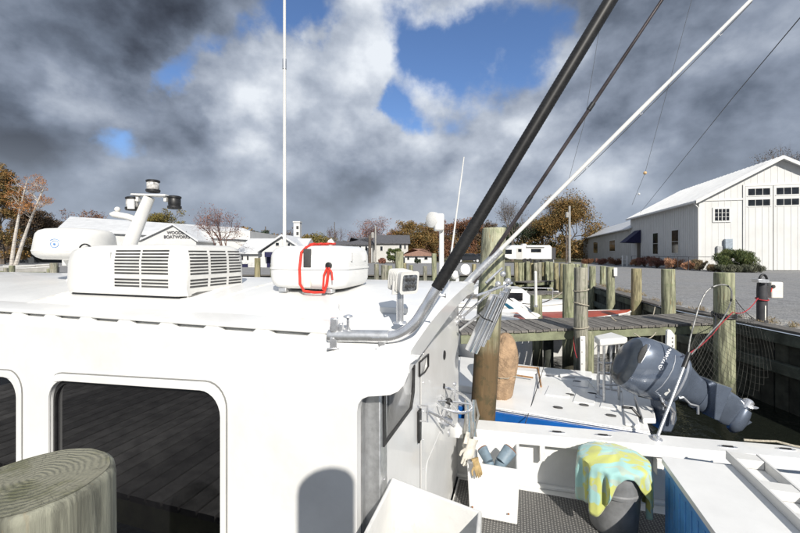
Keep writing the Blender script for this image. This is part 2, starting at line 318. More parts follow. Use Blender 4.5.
# ------------------------------------------------------------------ mesh builder
class MB:
    def __init__(s): s.v = []; s.f = []
    def add(s, vs, fs):
        o = len(s.v); s.v += [Vector(a) for a in vs]; s.f += [tuple(i+o for i in f) for f in fs]; return s
    def obox(s, o, a, b, c):
        o, a, b, c = map(Vector, (o, a, b, c))
        if a.cross(b).dot(c) < 0: a, b = b, a
        return s.add([o, o+a, o+a+b, o+b, o+c, o+a+c, o+a+b+c, o+b+c], [(0, 3, 2, 1), (4, 5, 6, 7), (0, 1, 5, 4), (1, 2, 6, 5), (2, 3, 7, 6), (3, 0, 4, 7)])
    def box(s, x0, x1, y0, y1, z0, z1): return s.obox((x0, y0, z0), (x1-x0, 0, 0), (0, y1-y0, 0), (0, 0, z1-z0))
    def bbox(s, s0, s1, v0, v1, d0, d1):                     # box in the boat frame, d = depth below the eye
        o = B(s0, v0, max(d0, d1)); return s.obox(o, B(s1, v0, max(d0, d1))-o, B(s0, v1, max(d0, d1))-o, Vector((0, 0, abs(d1-d0))))
    def tube(s, pts, r, n=10, cap=True, flat=1):
        pts = [Vector(p) for p in pts]; rs = r if hasattr(r, '__len__') else [r]*len(pts)
        prev = None; rings = []
        for i, p in enumerate(pts):
            d = (pts[min(i+1, len(pts)-1)]-pts[max(i-1, 0)]).normalized()
            if prev is None: a = d.orthogonal().normalized()
            else:
                a = prev-d*prev.dot(d); a = a.normalized() if a.length > 1e-6 else d.orthogonal().normalized()
            prev = a; b = d.cross(a)
            rings.append([p+(a*math.cos(2*math.pi*k/n)+b*math.sin(2*math.pi*k/n)*flat)*rs[i] for k in range(n)])
        return s.loft(rings, cap)
    def loft(s, rings, cap=True, closed=True):
        n = len(rings[0]); vs = [p for r in rings for p in r]; fs = []
        for i in range(len(rings)-1):
            for k in range(n if closed else n-1):
                k2 = (k+1) % n; fs.append((i*n+k, i*n+k2, (i+1)*n+k2, (i+1)*n+k))
        if cap: fs += [tuple(reversed(range(n))), tuple((len(rings)-1)*n+k for k in range(n))]
        return s.add(vs, fs)
    def lathe(s, c, prof, n=24, ax=(0, 0, 1), sy=1):
        c = Vector(c); ax = Vector(ax).normalized(); a = ax.orthogonal().normalized() if abs(ax.z) < .99 else Vector((1, 0, 0)); b = ax.cross(a)
        return s.loft([[c+ax*z+(a*math.cos(2*math.pi*k/n)+b*math.sin(2*math.pi*k/n)*sy)*max(r, 1e-4) for k in range(n)] for r, z in prof])
    def prism(s, poly, vec):
        vec = Vector(vec); poly = [Vector(p) for p in poly]; n = len(poly)
        s.add(poly+[p+vec for p in poly], [tuple(range(n)), tuple(reversed(range(n, 2*n)))]+[(k, n+k, n+(k+1) % n, (k+1) % n) for k in range(n)]); return s
    def plate(s, loops, fn, depth):                          # 2-D outline with holes; fn(a,b,w) gives the 3-D point, w = 0..1 through the thickness
        tri = tessellate_polygon([[Vector((a, b, 0)) for a, b in L] for L in loops]); flat = [p for L in loops for p in L]
        n = len(flat); vs = [fn(a, b, 0) for a, b in flat]+[fn(a, b, depth) for a, b in flat]
        fs = [tuple(t) for t in tri]+[tuple(n+i for i in reversed(t)) for t in tri]; o = 0
        for L in loops:
            m = len(L); fs += [(o+k, o+(k+1) % m, n+o+(k+1) % m, n+o+k) for k in range(m)]; o += m
        return s.add(vs, fs)
    def sphere(s, c, r, n=12, sx=1, sy=1, sz=1):
        c = Vector(c); return s.loft([[c+Vector((math.sin(math.pi*i/n)*math.cos(2*math.pi*k/n)*r*sx, math.sin(math.pi*i/n)*math.sin(2*math.pi*k/n)*r*sy, -math.cos(math.pi*i/n)*r*sz)) for k in range(n)]
                       for i in [.02]+list(range(1, n))+[n-.02]])
    def build(s, name, m, parent=None, bevel=0, ang=35, seg=2, loc=None, fix=True):
        o0 = ORG[parent.name] if parent is not None else Vector(loc if loc is not None else (0, 0, 0))
        me = bpy.data.meshes.new(name); me.from_pydata([tuple(p-o0) for p in s.v], [], s.f)
        if fix:
            b = bmesh.new(); b.from_mesh(me); bmesh.ops.recalc_face_normals(b, faces=b.faces); b.to_mesh(me); b.free()
        me.polygons.foreach_set('use_smooth', [True]*len(me.polygons)); me.set_sharp_from_angle(angle=R(ang))
        me.materials.append(m); o = bpy.data.objects.new(name, me); COL.objects.link(o)
        if parent is not None: o.parent = parent
        else: o.location = o0
        ORG[o.name] = o0
        if bevel:
            md = o.modifiers.new('bevel', 'BEVEL'); md.width = bevel; md.segments = seg; md.limit_method = 'ANGLE'; md.angle_limit = R(40)
        return o
ORG = {}
def tag(o, label=None, cat=None, group=None, kind=None):
    if label: o['label'] = label
    if cat: o['category'] = cat
    if group: o['group'] = group
    if kind: o['kind'] = kind
    return o
def thing(name, label, cat, loc, group=None):
    o = bpy.data.objects.new(name, None); o.empty_display_size = .2; COL.objects.link(o); o.location = loc; ORG[o.name] = Vector(loc)
    return tag(o, label, cat, group)
def dup(root, loc, label=None, rz=0, group=None, scale=None):
    kids = {}
    for o in COL.objects:
        if o.parent: kids.setdefault(o.parent.name, []).append(o)
    def cp(o, par):
        c = o.copy(); COL.objects.link(c)
        if par is not None: c.parent = par
        for ch in kids.get(o.name, []): cp(ch, c)
        return c
    r = cp(root, None); r.location = loc; r.rotation_euler = (0, 0, rz)
    if scale: r.scale = scale
    if label: r['label'] = label
    if group: r['group'] = group
    return r
def text(body, size, parent, m, fn, name='lettering', extrude=.002, bold=0, center=True, spacing=1):
    """lettering as a mesh: fn maps the flat text coordinates (a, b, h) to the world"""
    cu = bpy.data.curves.new('t', 'FONT'); cu.body = body; cu.size = size; cu.extrude = extrude; cu.offset = bold; cu.space_character = spacing
    if center: cu.align_x = 'CENTER'; cu.align_y = 'CENTER'
    cu.resolution_u = 3
    ob = bpy.data.objects.new('t', cu); COL.objects.link(ob); dg = bpy.context.evaluated_depsgraph_get(); dg.update()
    me = bpy.data.meshes.new_from_object(ob.evaluated_get(dg)); vs = [fn(v.co.x, v.co.y, v.co.z+extrude) for v in me.vertices]; fs = [tuple(p.vertices) for p in me.polygons]
    COL.objects.unlink(ob); bpy.data.objects.remove(ob); bpy.data.meshes.remove(me)
    b = MB(); b.add(vs, fs); return b.build(name, m, parent, fix=False)
def rrect(a0, a1, b0, b1, r, n=6, skew=0):
    L = []
    for cx, cy, q in ((a1-r, b1-r, 0), (a0+r, b1-r, 1), (a0+r, b0+r, 2), (a1-r, b0+r, 3)):
        for k in range(n+1):
            t = math.pi/2*(q+k/n); x, y = cx+r*math.cos(t), cy+r*math.sin(t); L.append((x, y+skew*(x-a0)))
    return L
def bez(p0, p1, p2, n=8):
    p0, p1, p2 = map(Vector, (p0, p1, p2)); return [p0*(1-t)**2+p1*2*t*(1-t)+p2*t*t for t in [i/n for i in range(n+1)]]

# ------------------------------------------------------------------ ground, water, bulkhead
b = MB(); BAS = [(-600, 24), (9.8, 24), (8.2, 15.6), (7.0, 10), (7.0, -80), (700, -80), (700, 1500), (-600, 1500)]
b.add([(x, y, LOT) for x, y in BAS], [tuple(range(len(BAS)))]); tag(b.build('ground', groundm), kind='structure')
b = MB(); b.add([(-600, -600, 0), (9.9, -600, 0), (9.9, 24.2, 0), (-600, 24.2, 0)], [(0, 1, 2, 3)]); tag(b.build('water', waterm), kind='structure')
wall_t = thing('timber_bulkhead', 'dark timber bulkhead with horizontal walers holding back the gravel yard', 'bulkhead', (7, 0, 0))
def bulk(p, q, posts=True, step=.45):
    p, q = Vector((*p, 0)), Vector((*q, 0)); d = (q-p); L = d.length; d.normalize(); n = Vector((d.y, -d.x, 0))
    if n.x < 0: n = -n                                         # n points to the land (right)
    if abs(d.x) > abs(d.y): n = Vector((0, 1, 0))
    k = int(L/.26)
    bm_ = MB()
    for i in range(k):                                          # vertical sheeting boards
        a = L*i/k; bm_ = MB(); bm_.obox(p+d*a+n*(rnd.uniform(-.006, .006))+Vector((0, 0, -.3)), d*(L/k-.018), n*.06, Vector((0, 0, LOT+.24)))
        if i < 44: bm_.build('sheeting_board', darkwood, wall_t)
        else: REST.add(bm_.v, bm_.f)
    for z, h, w in ((LOT-.24, .20, .10), (LOT-.78, .20, .12)):
        a = 0
        while a < L:
            e = min(L, a+3.6); x = MB(); x.obox(p+d*a-n*w+Vector((0, 0, z)), d*(e-a-.02), n*(w-.004), Vector((0, 0, h))); x.build('waler', waler, wall_t, bevel=.012); a = e
    a = 0
    while a < L:
        e = min(L, a+3.0); x = MB(); x.obox(p+d*a-n*.14+Vector((0, 0, LOT+.0)), d*(e-a-.015), n*.34, Vector((0, 0, .05))); x.build('cap_plank', wood_cap, wall_t, bevel=.008); a = e
REST = MB()
bulk((7.0, 1.5), (7.0, 10)); bulk((7.0, 10), (8.2, 15.6)); bulk((8.2, 15.6), (9.8, 24)); 
r_ = REST.build('sheeting', darkwood, wall_t); r_['kind'] = 'stuff'
far_t = thing('far_bulkhead', 'long timber bulkhead along the far shore of the basin', 'bulkhead', (-10, 24, 0))
b = MB(); b.box(-60, 9.7, 24.0, 24.15, -.3, LOT+.02); b.build('sheeting', darkwood, far_t)
b = MB(); b.box(-60, 9.6, 23.86, 24.2, LOT+.024, LOT+.08); b.build('cap_plank', wood_cap, far_t)

def pile(name, label, x, y, ztop, r, m, z0=-.3, lean=(0, 0), group=None, cap=None, seg=20):
    h = ztop-z0; t = thing(name, label, 'piling', (x, y, 0), group); rr = random.Random(int(x*977+y*131)); rings = []
    prof = [(0, 1.03), (.3, 1.01), (.6, 1), (.85, .985), (1-.02/h, .97), (1-.006/h, .95), (1, .90)]
    wob = [rr.uniform(.965, 1.03) for _ in range(seg)]; wob = [(wob[k]+wob[k-1]+wob[(k+1) % seg])/3 for k in range(seg)]
    for f, s in prof:
        q = Vector((x+lean[0]*(f*h), y+lean[1]*(f*h), z0+h*f)); rings.append([q+Vector((math.cos(2*math.pi*k/seg), math.sin(2*math.pi*k/seg), 0))*r*s*wob[k] for k in range(seg)])
    mb = MB(); mb.loft(rings); mb.build('post', m, t, ang=50)
    if cap:
        q = MB(); c = Vector((x+lean[0]*h, y+lean[1]*h, ztop)); n = seg
        q.loft([[c+Vector((math.cos(2*math.pi*k/n)*r*.895*wob[k], math.sin(2*math.pi*k/n)*r*.895*wob[k], .0015)) for k in range(n)], [c+Vector((math.cos(2*math.pi*k/n)*r*.5, math.sin(2*math.pi*k/n)*r*.5, .004)) for k in range(n)]])
        q.build('end_grain', cap, t)
    return t
# foreground piling (bottom left) and an unseen tall one added to cast a shadow on the cabin
A = U(34, 480, .86); pile('foreground_piling', 'close weathered piling with growth rings on its top beside the boat window', A.x, A.y, A.z, .155, pm_near, cap=rings_mat(A.x, A.y), seg=48)
tall = pile('dock_piling', 'unseen tall piling added behind the viewpoint to cast a shadow on the cabin side', 0.19, -.57, H+.54, .135, pm_near)
# the dock the photographer stands on (mirrored in the cabin window)
dock = thing('plank_dock', 'weathered plank dock running alongside the white boat', 'dock', tuple(B(-2, -.4, H)), None)
s = -6.0
dockp = mat('grey_dock_plank', (.155, .15, .145), .8, var=.25, vscale=9, bump=.4, bscale=40, orand=.4)  # plain grey plank colour, varying at random from plank to plank
while s < 1.6:
    b = MB(); b.bbox(s, s+.124, -.35, 1.37, 1.60, 1.64); b.build('plank', dockp, dock); s += .142
for v in (1.33, .0): b = MB(); b.bbox(-6, 1.6, v-.05, v, 1.644, 1.84); b.build('stringer', treated, dock)

# ------------------------------------------------------------------ the white fishing boat in the foreground
boat = thing('fishing_boat', 'white fishing boat with long cabin hardtop and open cockpit in the foreground', 'boat', tuple(B(-2, 2.95, H)))
# cabin side with window openings
def bs(px, py): q = sv(onv(px, py, 1.6)); return (q[0], -q[2])
WINS = [rrect(-2.74, -1.45, -1.72, -.772, .13, 7, .050), rrect(-4.40, -3.036, -1.72, -.85, .13, 7, .045)]
out_ = [(-6.2, -1.95), (-.695, -1.95), bs(357, 460), bs(357, 412), bs(358.5, 404), bs(362, 399), bs(368, 396.5), bs(380, 395.8), bs(390, 395), bs(398, 391.5), bs(404, 385), bs(408, 375), bs(410, 364), (-.405, -.452), (-6.2, -.452)]
b = MB(); b.plate([out_]+WINS, lambda a, c, w: B(a, 1.6+w, -c), .045); b.build('cabin_side', gel, boat, ang=25)
def loop_tube(loop, v, r, name, m, n=8):
    P = [B(a, v, -c) for a, c in loop]; P.append(P[0]); P.append(P[1]); mb = MB(); mb.tube(P, r, n, cap=False); return mb.build(name, m, boat, ang=60)
for w in WINS:
    cx = sum(p[0] for p in w)/len(w); cz = sum(p[1] for p in w)/len(w)
    g = MB(); g.plate([w], lambda a, c, q: B(cx+(a-cx)*.995, 1.622+q, -(cz+(c-cz)*.99)), .008); pn = g.build('window_pane', panem, boat)
    big = [(cx+(a-cx)*1.045, cz+(c-cz)*1.09) for a, c in w]
    f_ = MB(); f_.plate([big, w], lambda a, c, q: B(a, 1.597-q, -c), .014); fr = f_.build('window_frame', gel, boat, bevel=.004)
    o2 = [(cx+(a-cx)*1.052, cz+(c-cz)*1.104) for a, c in w]; f_ = MB(); f_.plate([o2, big], lambda a, c, q: B(a, 1.5985-q, -c), .0015); f_.build('sealant_line', mat('grey_sealant', (.22, .22, .21), .8), fr)
    gk = MB(); gk.plate([w, [(cx+(a-cx)*.975, cz+(c-cz)*.955) for a, c in w]], lambda a, c, q: B(a, 1.612+q, -c), .010)
    gk.build('gasket', blackm, boat)
# interior darkness behind the cabin
b = MB(); b.bbox(-6.1, -.75, 4.26, 4.30, .5, 2.45); b.build('cabin_starboard_side', gel, boat)
b = MB(); b.bbox(-6.1, -6.05, 1.7, 4.2, .5, 2.45); b.build('cabin_front', gel, boat)
# roof
prof = [(1.606, .525), (1.605, .505), (1.603, .47), (1.6035, .448), (1.622, .420), (1.70, .392), (1.85, .346), (2.05, .303), (2.35, .262), (2.65, .237), (2.95, .225), (3.25, .235), (3.55, .256), (3.85, .287), (4.08, .315), (4.24, .342), (4.32, .362), (4.36, .39), (4.37, .42), (4.35, .46),
        (4.30, .455), (4.0, .40), (3.5, .34), (2.95, .31), (2.4, .34), (1.95, .42), (1.66, .50)]
def aft(v): return -.375-.10*((v-2.95)/1.4)**2*1.0+.02
b = MB(); rings = []
for f_ in (0, .5, .8, .95, .992, 1.0):
    rr_ = []
    for v, d in prof:
        s_ = -6.3+(aft(v)+6.3)*f_
        k = {1.0: 1}.get(f_, 0); rr_.append(B(s_, v, d+(.010 if (k and d < .46) else 0)))
    rings.append(rr_)
b.loft(rings); b.build('hardtop', gel, boat, ang=28)
# toe rail along the port edge of the hardtop
b = MB(); sA, sE = -6.0, -.80
b.prism([B(sA, v, d) for v, d in ((1.632, .368), (1.66, .360), (1.84, .3505), (1.84, .40), (1.70, .3965), (1.632, .384))], B(sE, 0, 0)-B(sA, 0, 0)); b.build('toe_rail', gel, boat, bevel=.005)
s = sA
while s < sE-.05:
    b = MB(); x0, x1 = s, min(sE, s+.085)
    P = [B(x0-.035, 1.630, .420), B(x1+.035, 1.630, .420), B(x1-.005, 1.630, .3845), B(x0+.005, 1.630, .3845)]
    b.prism(P, B(0, .034, 0)-B(0, 0, 0)); b.build('rail_foot', gel, boat); s += .315
# seam lines of the roof panels
for (p, q) in (((95, 303), (30, 308)), ):
    pass
# after bulkhead (s = -.62)
def bv(px, py): q = sv(ons(px, py, -.62)); return (q[1], -q[2])
winA = [bv(383, 444), bv(382.5, 398), bv(383, 370), bv(413, 366), bv(412.5, 392), bv(410, 408)]
winB = [bv(418.5, 376), bv(418.5, 362), bv(427.5, 354), bv(427.5, 366), bv(424, 372)]
b = MB(); b.plate([[(1.80, -2.45), (2.49, -2.45), (2.49, -.40), (1.80, -.42)], winA], lambda a, c, w: B(-.62-w, a, -c), .035); b.build('companionway_door', gel, boat, ang=20)
b = MB(); b.plate([[(2.53, -2.45), (4.30, -2.45), (4.30, -.46), (3.6, -.36), (2.53, -.35)], winB], lambda a, c, w: B(-.62-w, a, -c), .035); b.build('after_bulkhead', gel, boat, ang=20)
for w_, nm in ((winA, 'door_window'), (winB, 'bulkhead_window')):
    cx = sum(p[0] for p in w_)/len(w_); cz = sum(p[1] for p in w_)/len(w_)
    g = MB(); g.plate([w_], lambda a, c, q: B(-.640-q, a, -c), .006); wp = g.build(nm, panem, boat)
    g = MB(); g.plate([[(cx+(a-cx)*1.05, cz+(c-cz)*1.05) for a, c in w_], [(cx+(a-cx)*.93, cz+(c-cz)*.93) for a, c in w_]], lambda a, c, q: B(-.618+q, a, -c), .010); g.build('gasket', blackm, wp)
b = MB(); b.bbox(-.655, -.625, 2.492, 2.528, .45, 2.45); b.build('door_track', blackm, boat)
b = MB(); b.bbox(-.76, -.69, 1.65, 1.69, .53, 2.45); b.build('door_jamb_groove', greyp, boat)
b = MB(); b.bbox(-.70, -.615, 1.69, 1.795, .46, 2.45); b.build('door_jamb', alu, boat, bevel=.006)
sc = MB()
for k in range(9):
    sc.lathe(B(-.614, 1.745, .7+.2*k), [(.006, 0), (.005, .003)], 8, (CB, -SB, 0))
    sc.lathe(B(-.619, 2.58, .7+.2*k), [(.006, 0), (.005, .003)], 8, (CB, -SB, 0)); sc.lathe(B(-.619, 4.25, .7+.2*k), [(.008, 0), (.006, .004)], 8, (CB, -SB, 0))
sc.build('screw_heads', chrome, boat)
# latch, hinge on the door
b = MB(); b.bbox(-.615, -.60, 2.40, 2.46, 1.03, 1.24); b.build('door_latch', blackm, boat, bevel=.004)
b = MB(); p = bv(417, 405); b.tube([B(-.61, p[0], -p[1]), B(-.55, p[0], -p[1]), B(-.55, p[0], -p[1]+.10), B(-.61, p[0], -p[1]+.10)], .007, 8); b.build('door_handle', chrome, boat)
# access hatch in the bulkhead
h0, h1 = bv(420, 434), bv(451, 440)
lo = rrect(2.66, 3.95, -2.12, -1.52, .08, 5)
b = MB(); b.plate([lo], lambda a, c, w: B(-.62+w, a, -c), .003); ah = b.build('access_hatch', gel, boat, bevel=.002)
b = MB(); b.lathe(B(-.614, 3.62, 1.72), [(.035, 0), (.035, .006), (.028, .008), (.02, .002)], 20, (CB, -SB, 0)); b.build('ring_pull', chrome, ah)
for px, py, r in ((444, 355, .042), (443.5, 386, .024)):
    q = bv(px, py); b = MB(); b.lathe(B(-.62, q[0], -q[1]), [(r, 0), (r, .008), (r*.8, .012)], 18, (CB, -SB, 0)); b.build('round_port', blackm, boat)
# steering wheel on its shaft
wc = U(449.5, 399, 3.25); wq = sv(wc); ax = (Vector((.25, -.12, .93))).normalized()
e1 = Vector((CB, -SB, 0)); e1 = (e1-ax*e1.dot(ax)).normalized(); e2 = ax.cross(e1)
b = MB(); b.tube([wc+(e1*math.cos(a)+e2*math.sin(a))*.198 for a in [2*math.pi*k/36 for k in range(38)]], .012, 8, cap=False); whl = b.build('steering_wheel', chrome, boat)
for k in range(5):
    a = 2*math.pi*k/5+.3; b = MB(); b.tube([wc-ax*.02, wc+(e1*math.cos(a)+e2*math.sin(a))*.09-ax*.008, wc+(e1*math.cos(a)+e2*math.sin(a))*.194], .008, 6); b.build('spoke', chrome, whl)
b = MB(); b.lathe(wc-ax*.035, [(.03, 0), (.035, .02), (.02, .035)], 14, ax); b.build('hub', blackm, whl)
b = MB(); b.tube([wc-ax*.03, wc-ax*.17], [.022, .026], 12); b.lathe(wc-ax*.19, [(.085, 0), (.08, .015), (.03, .03)], 20, ax); b.build('wheel_shaft', chrome, boat)
q = U(449, 416, 3.25); b = MB(); b.obox(B(-.618, wq[1]-.14, 1.66), B(.26, 0, 0)-B(0, 0, 0), B(0, .28, 0)-B(0, 0, 0), (0, 0, .05)); 
b = MB(); pz = sv(wc-ax*.19); b.bbox(-.618, pz[0]+.03, pz[1]-.06, pz[1]+.06, pz[2]+.002, pz[2]+.02); b.build('wheel_shelf', gel, boat, bevel=.01)
b = MB(); k1 = B(-.57, wq[1]+.18, 1.10); b.tube([U(455, 403, 3.3), U(454.5, 385, 3.3)], [.01, .007], 8); b.sphere(U(454.5, 384, 3.3), .018, 8); b.build('throttle_lever', chrome, boat)
b = MB(); b.tube([U(417, 414, 2.7), U(428, 411, 2.75), U(440, 417, 2.9), U(454, 426, 3.1)], .010, 8); b.build('lever_rod', chrome, boat)

# hull, cockpit, gunwales (starboard gunwale follows two measured points)
G1, G2 = U(476, 419, 4.31), U(800, 446, 3.58); gd = (G2-G1).normalized(); gn = Vector((gd.y, -gd.x, 0)).normalized()
if gn.y > 0: gn = -gn                                          # towards the cockpit
gs = G1-gd*1.2; ge = G2+gd*2.2
b = MB(); secs = []
for k in range(13):
    p = gs.lerp(ge, k/12); secs.append([p+gn*0+Vector((0, 0, -.02)), p+gn*.015, p+gn*.255, p+gn*.27+Vector((0, 0, -.015)), p+gn*.27+Vector((0, 0, -.105)), p+gn*.245+Vector((0, 0, -.115)), p+gn*.235+Vector((0, 0, -.06)), p+gn*.03+Vector((0, 0, -.06))])
b.loft(secs); b.build('gunwale', gel, boat, ang=30)
b = MB(); secs = []
for k in range(13):
    p = gs.lerp(ge, k/12); secs.append([p+gn*.01+Vector((0, 0, -.03)), p-gn*.02+Vector((0, 0, -.12)), p-gn*.01+Vector((0, 0, -.5)), Vector((p.x, p.y, -.2))+gn*.12, Vector((p.x, p.y, -.2))+gn*.16, p+gn*.03+Vector((0, 0, -.5)), p+gn*.03+Vector((0, 0, -.03))])
b.loft(secs); b.build('hull', gel, boat, ang=40)
b = MB(); o = gs+gn*.13; b.obox(Vector((o.x, o.y, H-2.46)), Vector((gd.x, gd.y, 0))*7.5, gn*.03, Vector((0, 0, 2.46-1.93))); b.build('cockpit_liner', gel, boat)
b = MB(); b.obox(Vector((o.x, o.y, H-2.45))+gn*.032, Vector((gd.x, gd.y, 0))*7.5, gn*.05, Vector((0, 0, .035))); b.build('liner_kick_rail', gel, boat, bevel=.008)
for px in (541, 650, 745):
    g_ = onz(px, 448, 1.95); g_ = gs+gd*((g_-gs).dot(gd))+gn*.17
    b = MB(); b.obox(Vector((g_.x, g_.y, H-2.13)), Vector((gd.x, gd.y, 0))*.05, gn*.10, Vector((0, 0, .16))); b.build('support_knee', gel2, boat, bevel=.006)
b = MB(); b.bbox(-.60, 4.6, 1.45, 4.30, 2.45, 2.52); b.build('cockpit_sole', gel2, boat)
b = MB(); b.bbox(-.58, 4.4, 1.6, 4.10, 2.435, 2.4495); b.build('deck_mat', rubber, boat)
b = MB(); b.bbox(-6.2, 4.4, 1.40, 1.52, 1.86, 1.92); b.bbox(-6.2, -.70, 1.52, 1.60, 1.87, 1.92); b.build('port_side_deck', gel, boat, bevel=.012)
b = MB(); b.bbox(-6.2, 4.4, 1.41, 1.46, 1.92, 3.0); b.bbox(-.6, 4.4, 1.47, 1.50, 1.92, 2.5); b.build('port_topside', gel, boat)
b = MB(); b.bbox(4.4, 4.5, 1.42, 4.4, 1.86, 3.0); b.build('transom', gel, boat)
def deck_fitting(px, py, along=.16, w=.05):
    p = gs+gd*((onz(px, py, 1.86)-gs).dot(gd)); t_ = ((onz(px, py, 1.86)-gs).dot(gn)); p = p+gn*min(.2, max(.06, t_))
    b = MB(); ring = lambda f, z: [p+gd*math.cos(a)*along/2*f+gn*math.sin(a)*w/2*f+Vector((0, 0, z)) for a in [2*math.pi*k/20 for k in range(20)]]
    b.loft([ring(1, .0), ring(1, .006), ring(.8, .008), ring(.75, .003)]); o_ = b.build('deck_fitting', chrome, boat)
    b = MB(); b.loft([ring(.62, .004), ring(.6, .0085)]); b.tube([p-gd*along*.25+Vector((0, 0, .012)), p+gd*along*.25+Vector((0, 0, .012))], .006, 6); b.build('dark_insert', blackm, o_)
for px, py in ((557, 432), (603, 436), (728, 450), (786, 453.5)): deck_fitting(px, py)

# roof hatch
b = MB(); L_ = rrect(-.98, -.50, 1.95, 2.45, .05, 4)
def roofd_(v): 
    for (v0, d0), (v1, d1) in zip(prof[3:18], prof[4:19]):
        if v0 <= v <= v1: return d0+(d1-d0)*(v-v0)/(v1-v0)
    return .3
b.plate([L_], lambda a, c, w: B(a, c, roofd_(c)-w), .035); b.build('roof_hatch', gel, boat, bevel=.01)
for s0 in (-.5, -.98): pass
b = MB(); b.bbox(-4.9, -3.3, 1.86, 2.4, .262, .29); 
for sx in (-3.35, -1.9):          # moulded seams across the roof
    b = MB(); P = [B(sx, v, d-.002) for v, d in prof[4:17]]; b.tube(P, .006, 6); b.build('roof_seam', gel2, boat)

# ------------------------------------------------------------------ things on the hardtop
# air conditioner
def rel_box(name, label, cat, s0, s1, v0, v1, d): return thing(name, label, cat, tuple(B((s0+s1)/2, (v0+v1)/2, d)))
ac = rel_box('air_conditioner', 'white rooftop air conditioner with louvred grilles on the hardtop', 'air conditioner', -3.14, -2.12, 2.0, 2.62, .28)
def acsec(sv_, vN, vF, top, bot=.262):
    """one cross-section of the shroud, from near foot over the top to far foot"""
    return [B(sv_, vN+.012, bot), B(sv_, vN-.006, bot-.05), B(sv_, vN-.002, top+.12), B(sv_, vN+.014, top+.04), B(sv_, vN+.04, top+.010), B(sv_, vN+.085, top), B(sv_, vF-.09, top), B(sv_, vF-.03, top+.02), B(sv_, vF, top+.10), B(sv_, vF, bot)]
b = MB(); secs = []
for s_, dn, top in ((-3.20, .06, .10), (-3.185, .03, .02), (-3.15, .008, -.040), (-3.06, 0, -.060), (-2.9, 0, -.066), (-2.3, 0, -.070), (-2.14, .0, -.066), (-2.095, .010, -.056), (-2.07, .025, -.035), (-2.055, .04, .02), (-2.05, .05, .14), (-2.06, .06, .27)):
    secs.append(acsec(s_, 2.0+dn, 2.64-dn, top, 0.290 if top < .2 else .292))
b.loft(secs); shroud = b.build('shroud', cream if False else plas, ac, ang=50)
b = MB(); b.bbox(-3.14, -2.10, 2.03, 2.6, .291, .325); b.build('base_pan', blackm, ac)
tree_ac = BVHTree.FromPolygons([tuple(p) for p in b.v] if False else [tuple(p) for p in MBs] if False else [tuple(Vector(p)+ORG['air_conditioner']) for p in [v.co for v in shroud.data.vertices]], [tuple(p.vertices) for p in shroud.data.polygons])
def slot_on(p0, p1, hgt, outward, parent, m=slot):
    """a louvre: a thin dark recess edged by a lip, laid on the shroud by casting onto its surface"""
    n = 5; up = Vector((0, 0, hgt)); pts = []
    for k in range(n+1):
        q = p0.lerp(p1, k/n); h = tree_ac.ray_cast(q+outward*.25, -outward)
        pts.append((h[0] if h[0] is not None else q)+outward*.0015)
    b_ = MB(); vs = []
    for p in pts: vs += [p-up/2, p+up/2, p+up/2-outward*.006, p-up/2-outward*.006]
    fs = []
    for k in range(n):
        a, c = 4*k, 4*(k+1); fs += [(a, c, c+1, a+1), (a+1, c+1, c+2, a+2), (a, a+3, c+3, c)]
    b_.add(vs, fs); b_.build('louvre_slot', m, parent, fix=False)
nout = Vector((-SB, -CB, 0)); aout = Vector((CB, -SB, 0))
for col_ in ((-2.66, -2.425), (-2.405, -2.165)):
    for k in range(12):
        if k in (8,): continue
        dz = -.022+k*.0225
        slot_on(B(col_[0]+.001*k, 2.0, dz), B(col_[1]+.001*k, 2.0, dz), .0125, nout, ac)
for col_ in ((2.075, 2.235), (2.26, 2.42), (2.445, 2.58)):
    for k in range(12):
        if k in (8,): continue
        dz = -.018+k*.0225
        slot_on(B(-2.06, col_[0], dz), B(-2.06, col_[1], dz), .0125, aout, ac)
b = MB(); b.tube([B(s_, 1.997, d_) for s_, d_ in ((-2.70, -.02), (-2.70, .10), (-2.70, .25))], .004, 6); b.build('shroud_seam', gel2, ac)
lk = B(-3.04, 2.05, -.05); b = MB(); b.tube(bez(lk-B(.05, 0, 0)+B(0, 0, 0), lk+Vector((0, 0, .05)), lk+(B(.07, 0, 0)-B(0, 0, 0)), 8), .006, 6); b.build('lifting_loop', blackm, ac)
ac.location = ac.location+(B(-.10, 0, 0)-B(0, 0, 0))
# radar dome
rc = U(77, 259, 3.62); rad = thing('radar_dome', 'round white radar dome with a small blue emblem on its rim', 'radar', (rc.x, rc.y, H-.25))
b = MB(); b.lathe(rc, [(.12, -.005), (.24, 0), (.285, .02), (.312, .05), (.318, .075), (.300, .20), (.292, .235), (.272, .262), (.23, .279), (.12, .29), (.01, .292)], 48); dome = b.build('dome', plas, rad, ang=60)
b = MB(); b.lathe(rc, [(.319, .072), (.320, .078), (.319, .084)], 48); b.build('rim_seam', gel2, rad)
b = MB(); b.lathe(Vector((rc.x, rc.y, H-.26)), [(.09, 0), (.07, .03), (.06, .12), (.10, .20)], 20); b.build('pedestal', plas, rad)
lgm = mat('blue_emblem_print', (.10, .28, .62), .5)
fd = Vector((-rc.x, -rc.y, 0)).normalized(); sdv = Vector((fd.y, -fd.x, 0))
ang0 = math.atan2(fd.y, fd.x)
def on_dome(a_, z_):   # a_ = metres around, z_ metres up
    r_z = .319-(.318-.300)/.125*(z_-.075)+.0015; an = ang0+a_/r_z; return Vector((rc.x+math.cos(an)*r_z, rc.y+math.sin(an)*r_z, rc.z+z_))
def emblem_ring(r0, a0, a1, w=.005):
    b = MB(); P = [on_dome(-.158+math.cos(t)*r0, .135+math.sin(t)*r0) for t in [a0+(a1-a0)*k/20 for k in range(21)]]; b.tube(P, w/2, 5); b.build('emblem', lgm, rad)
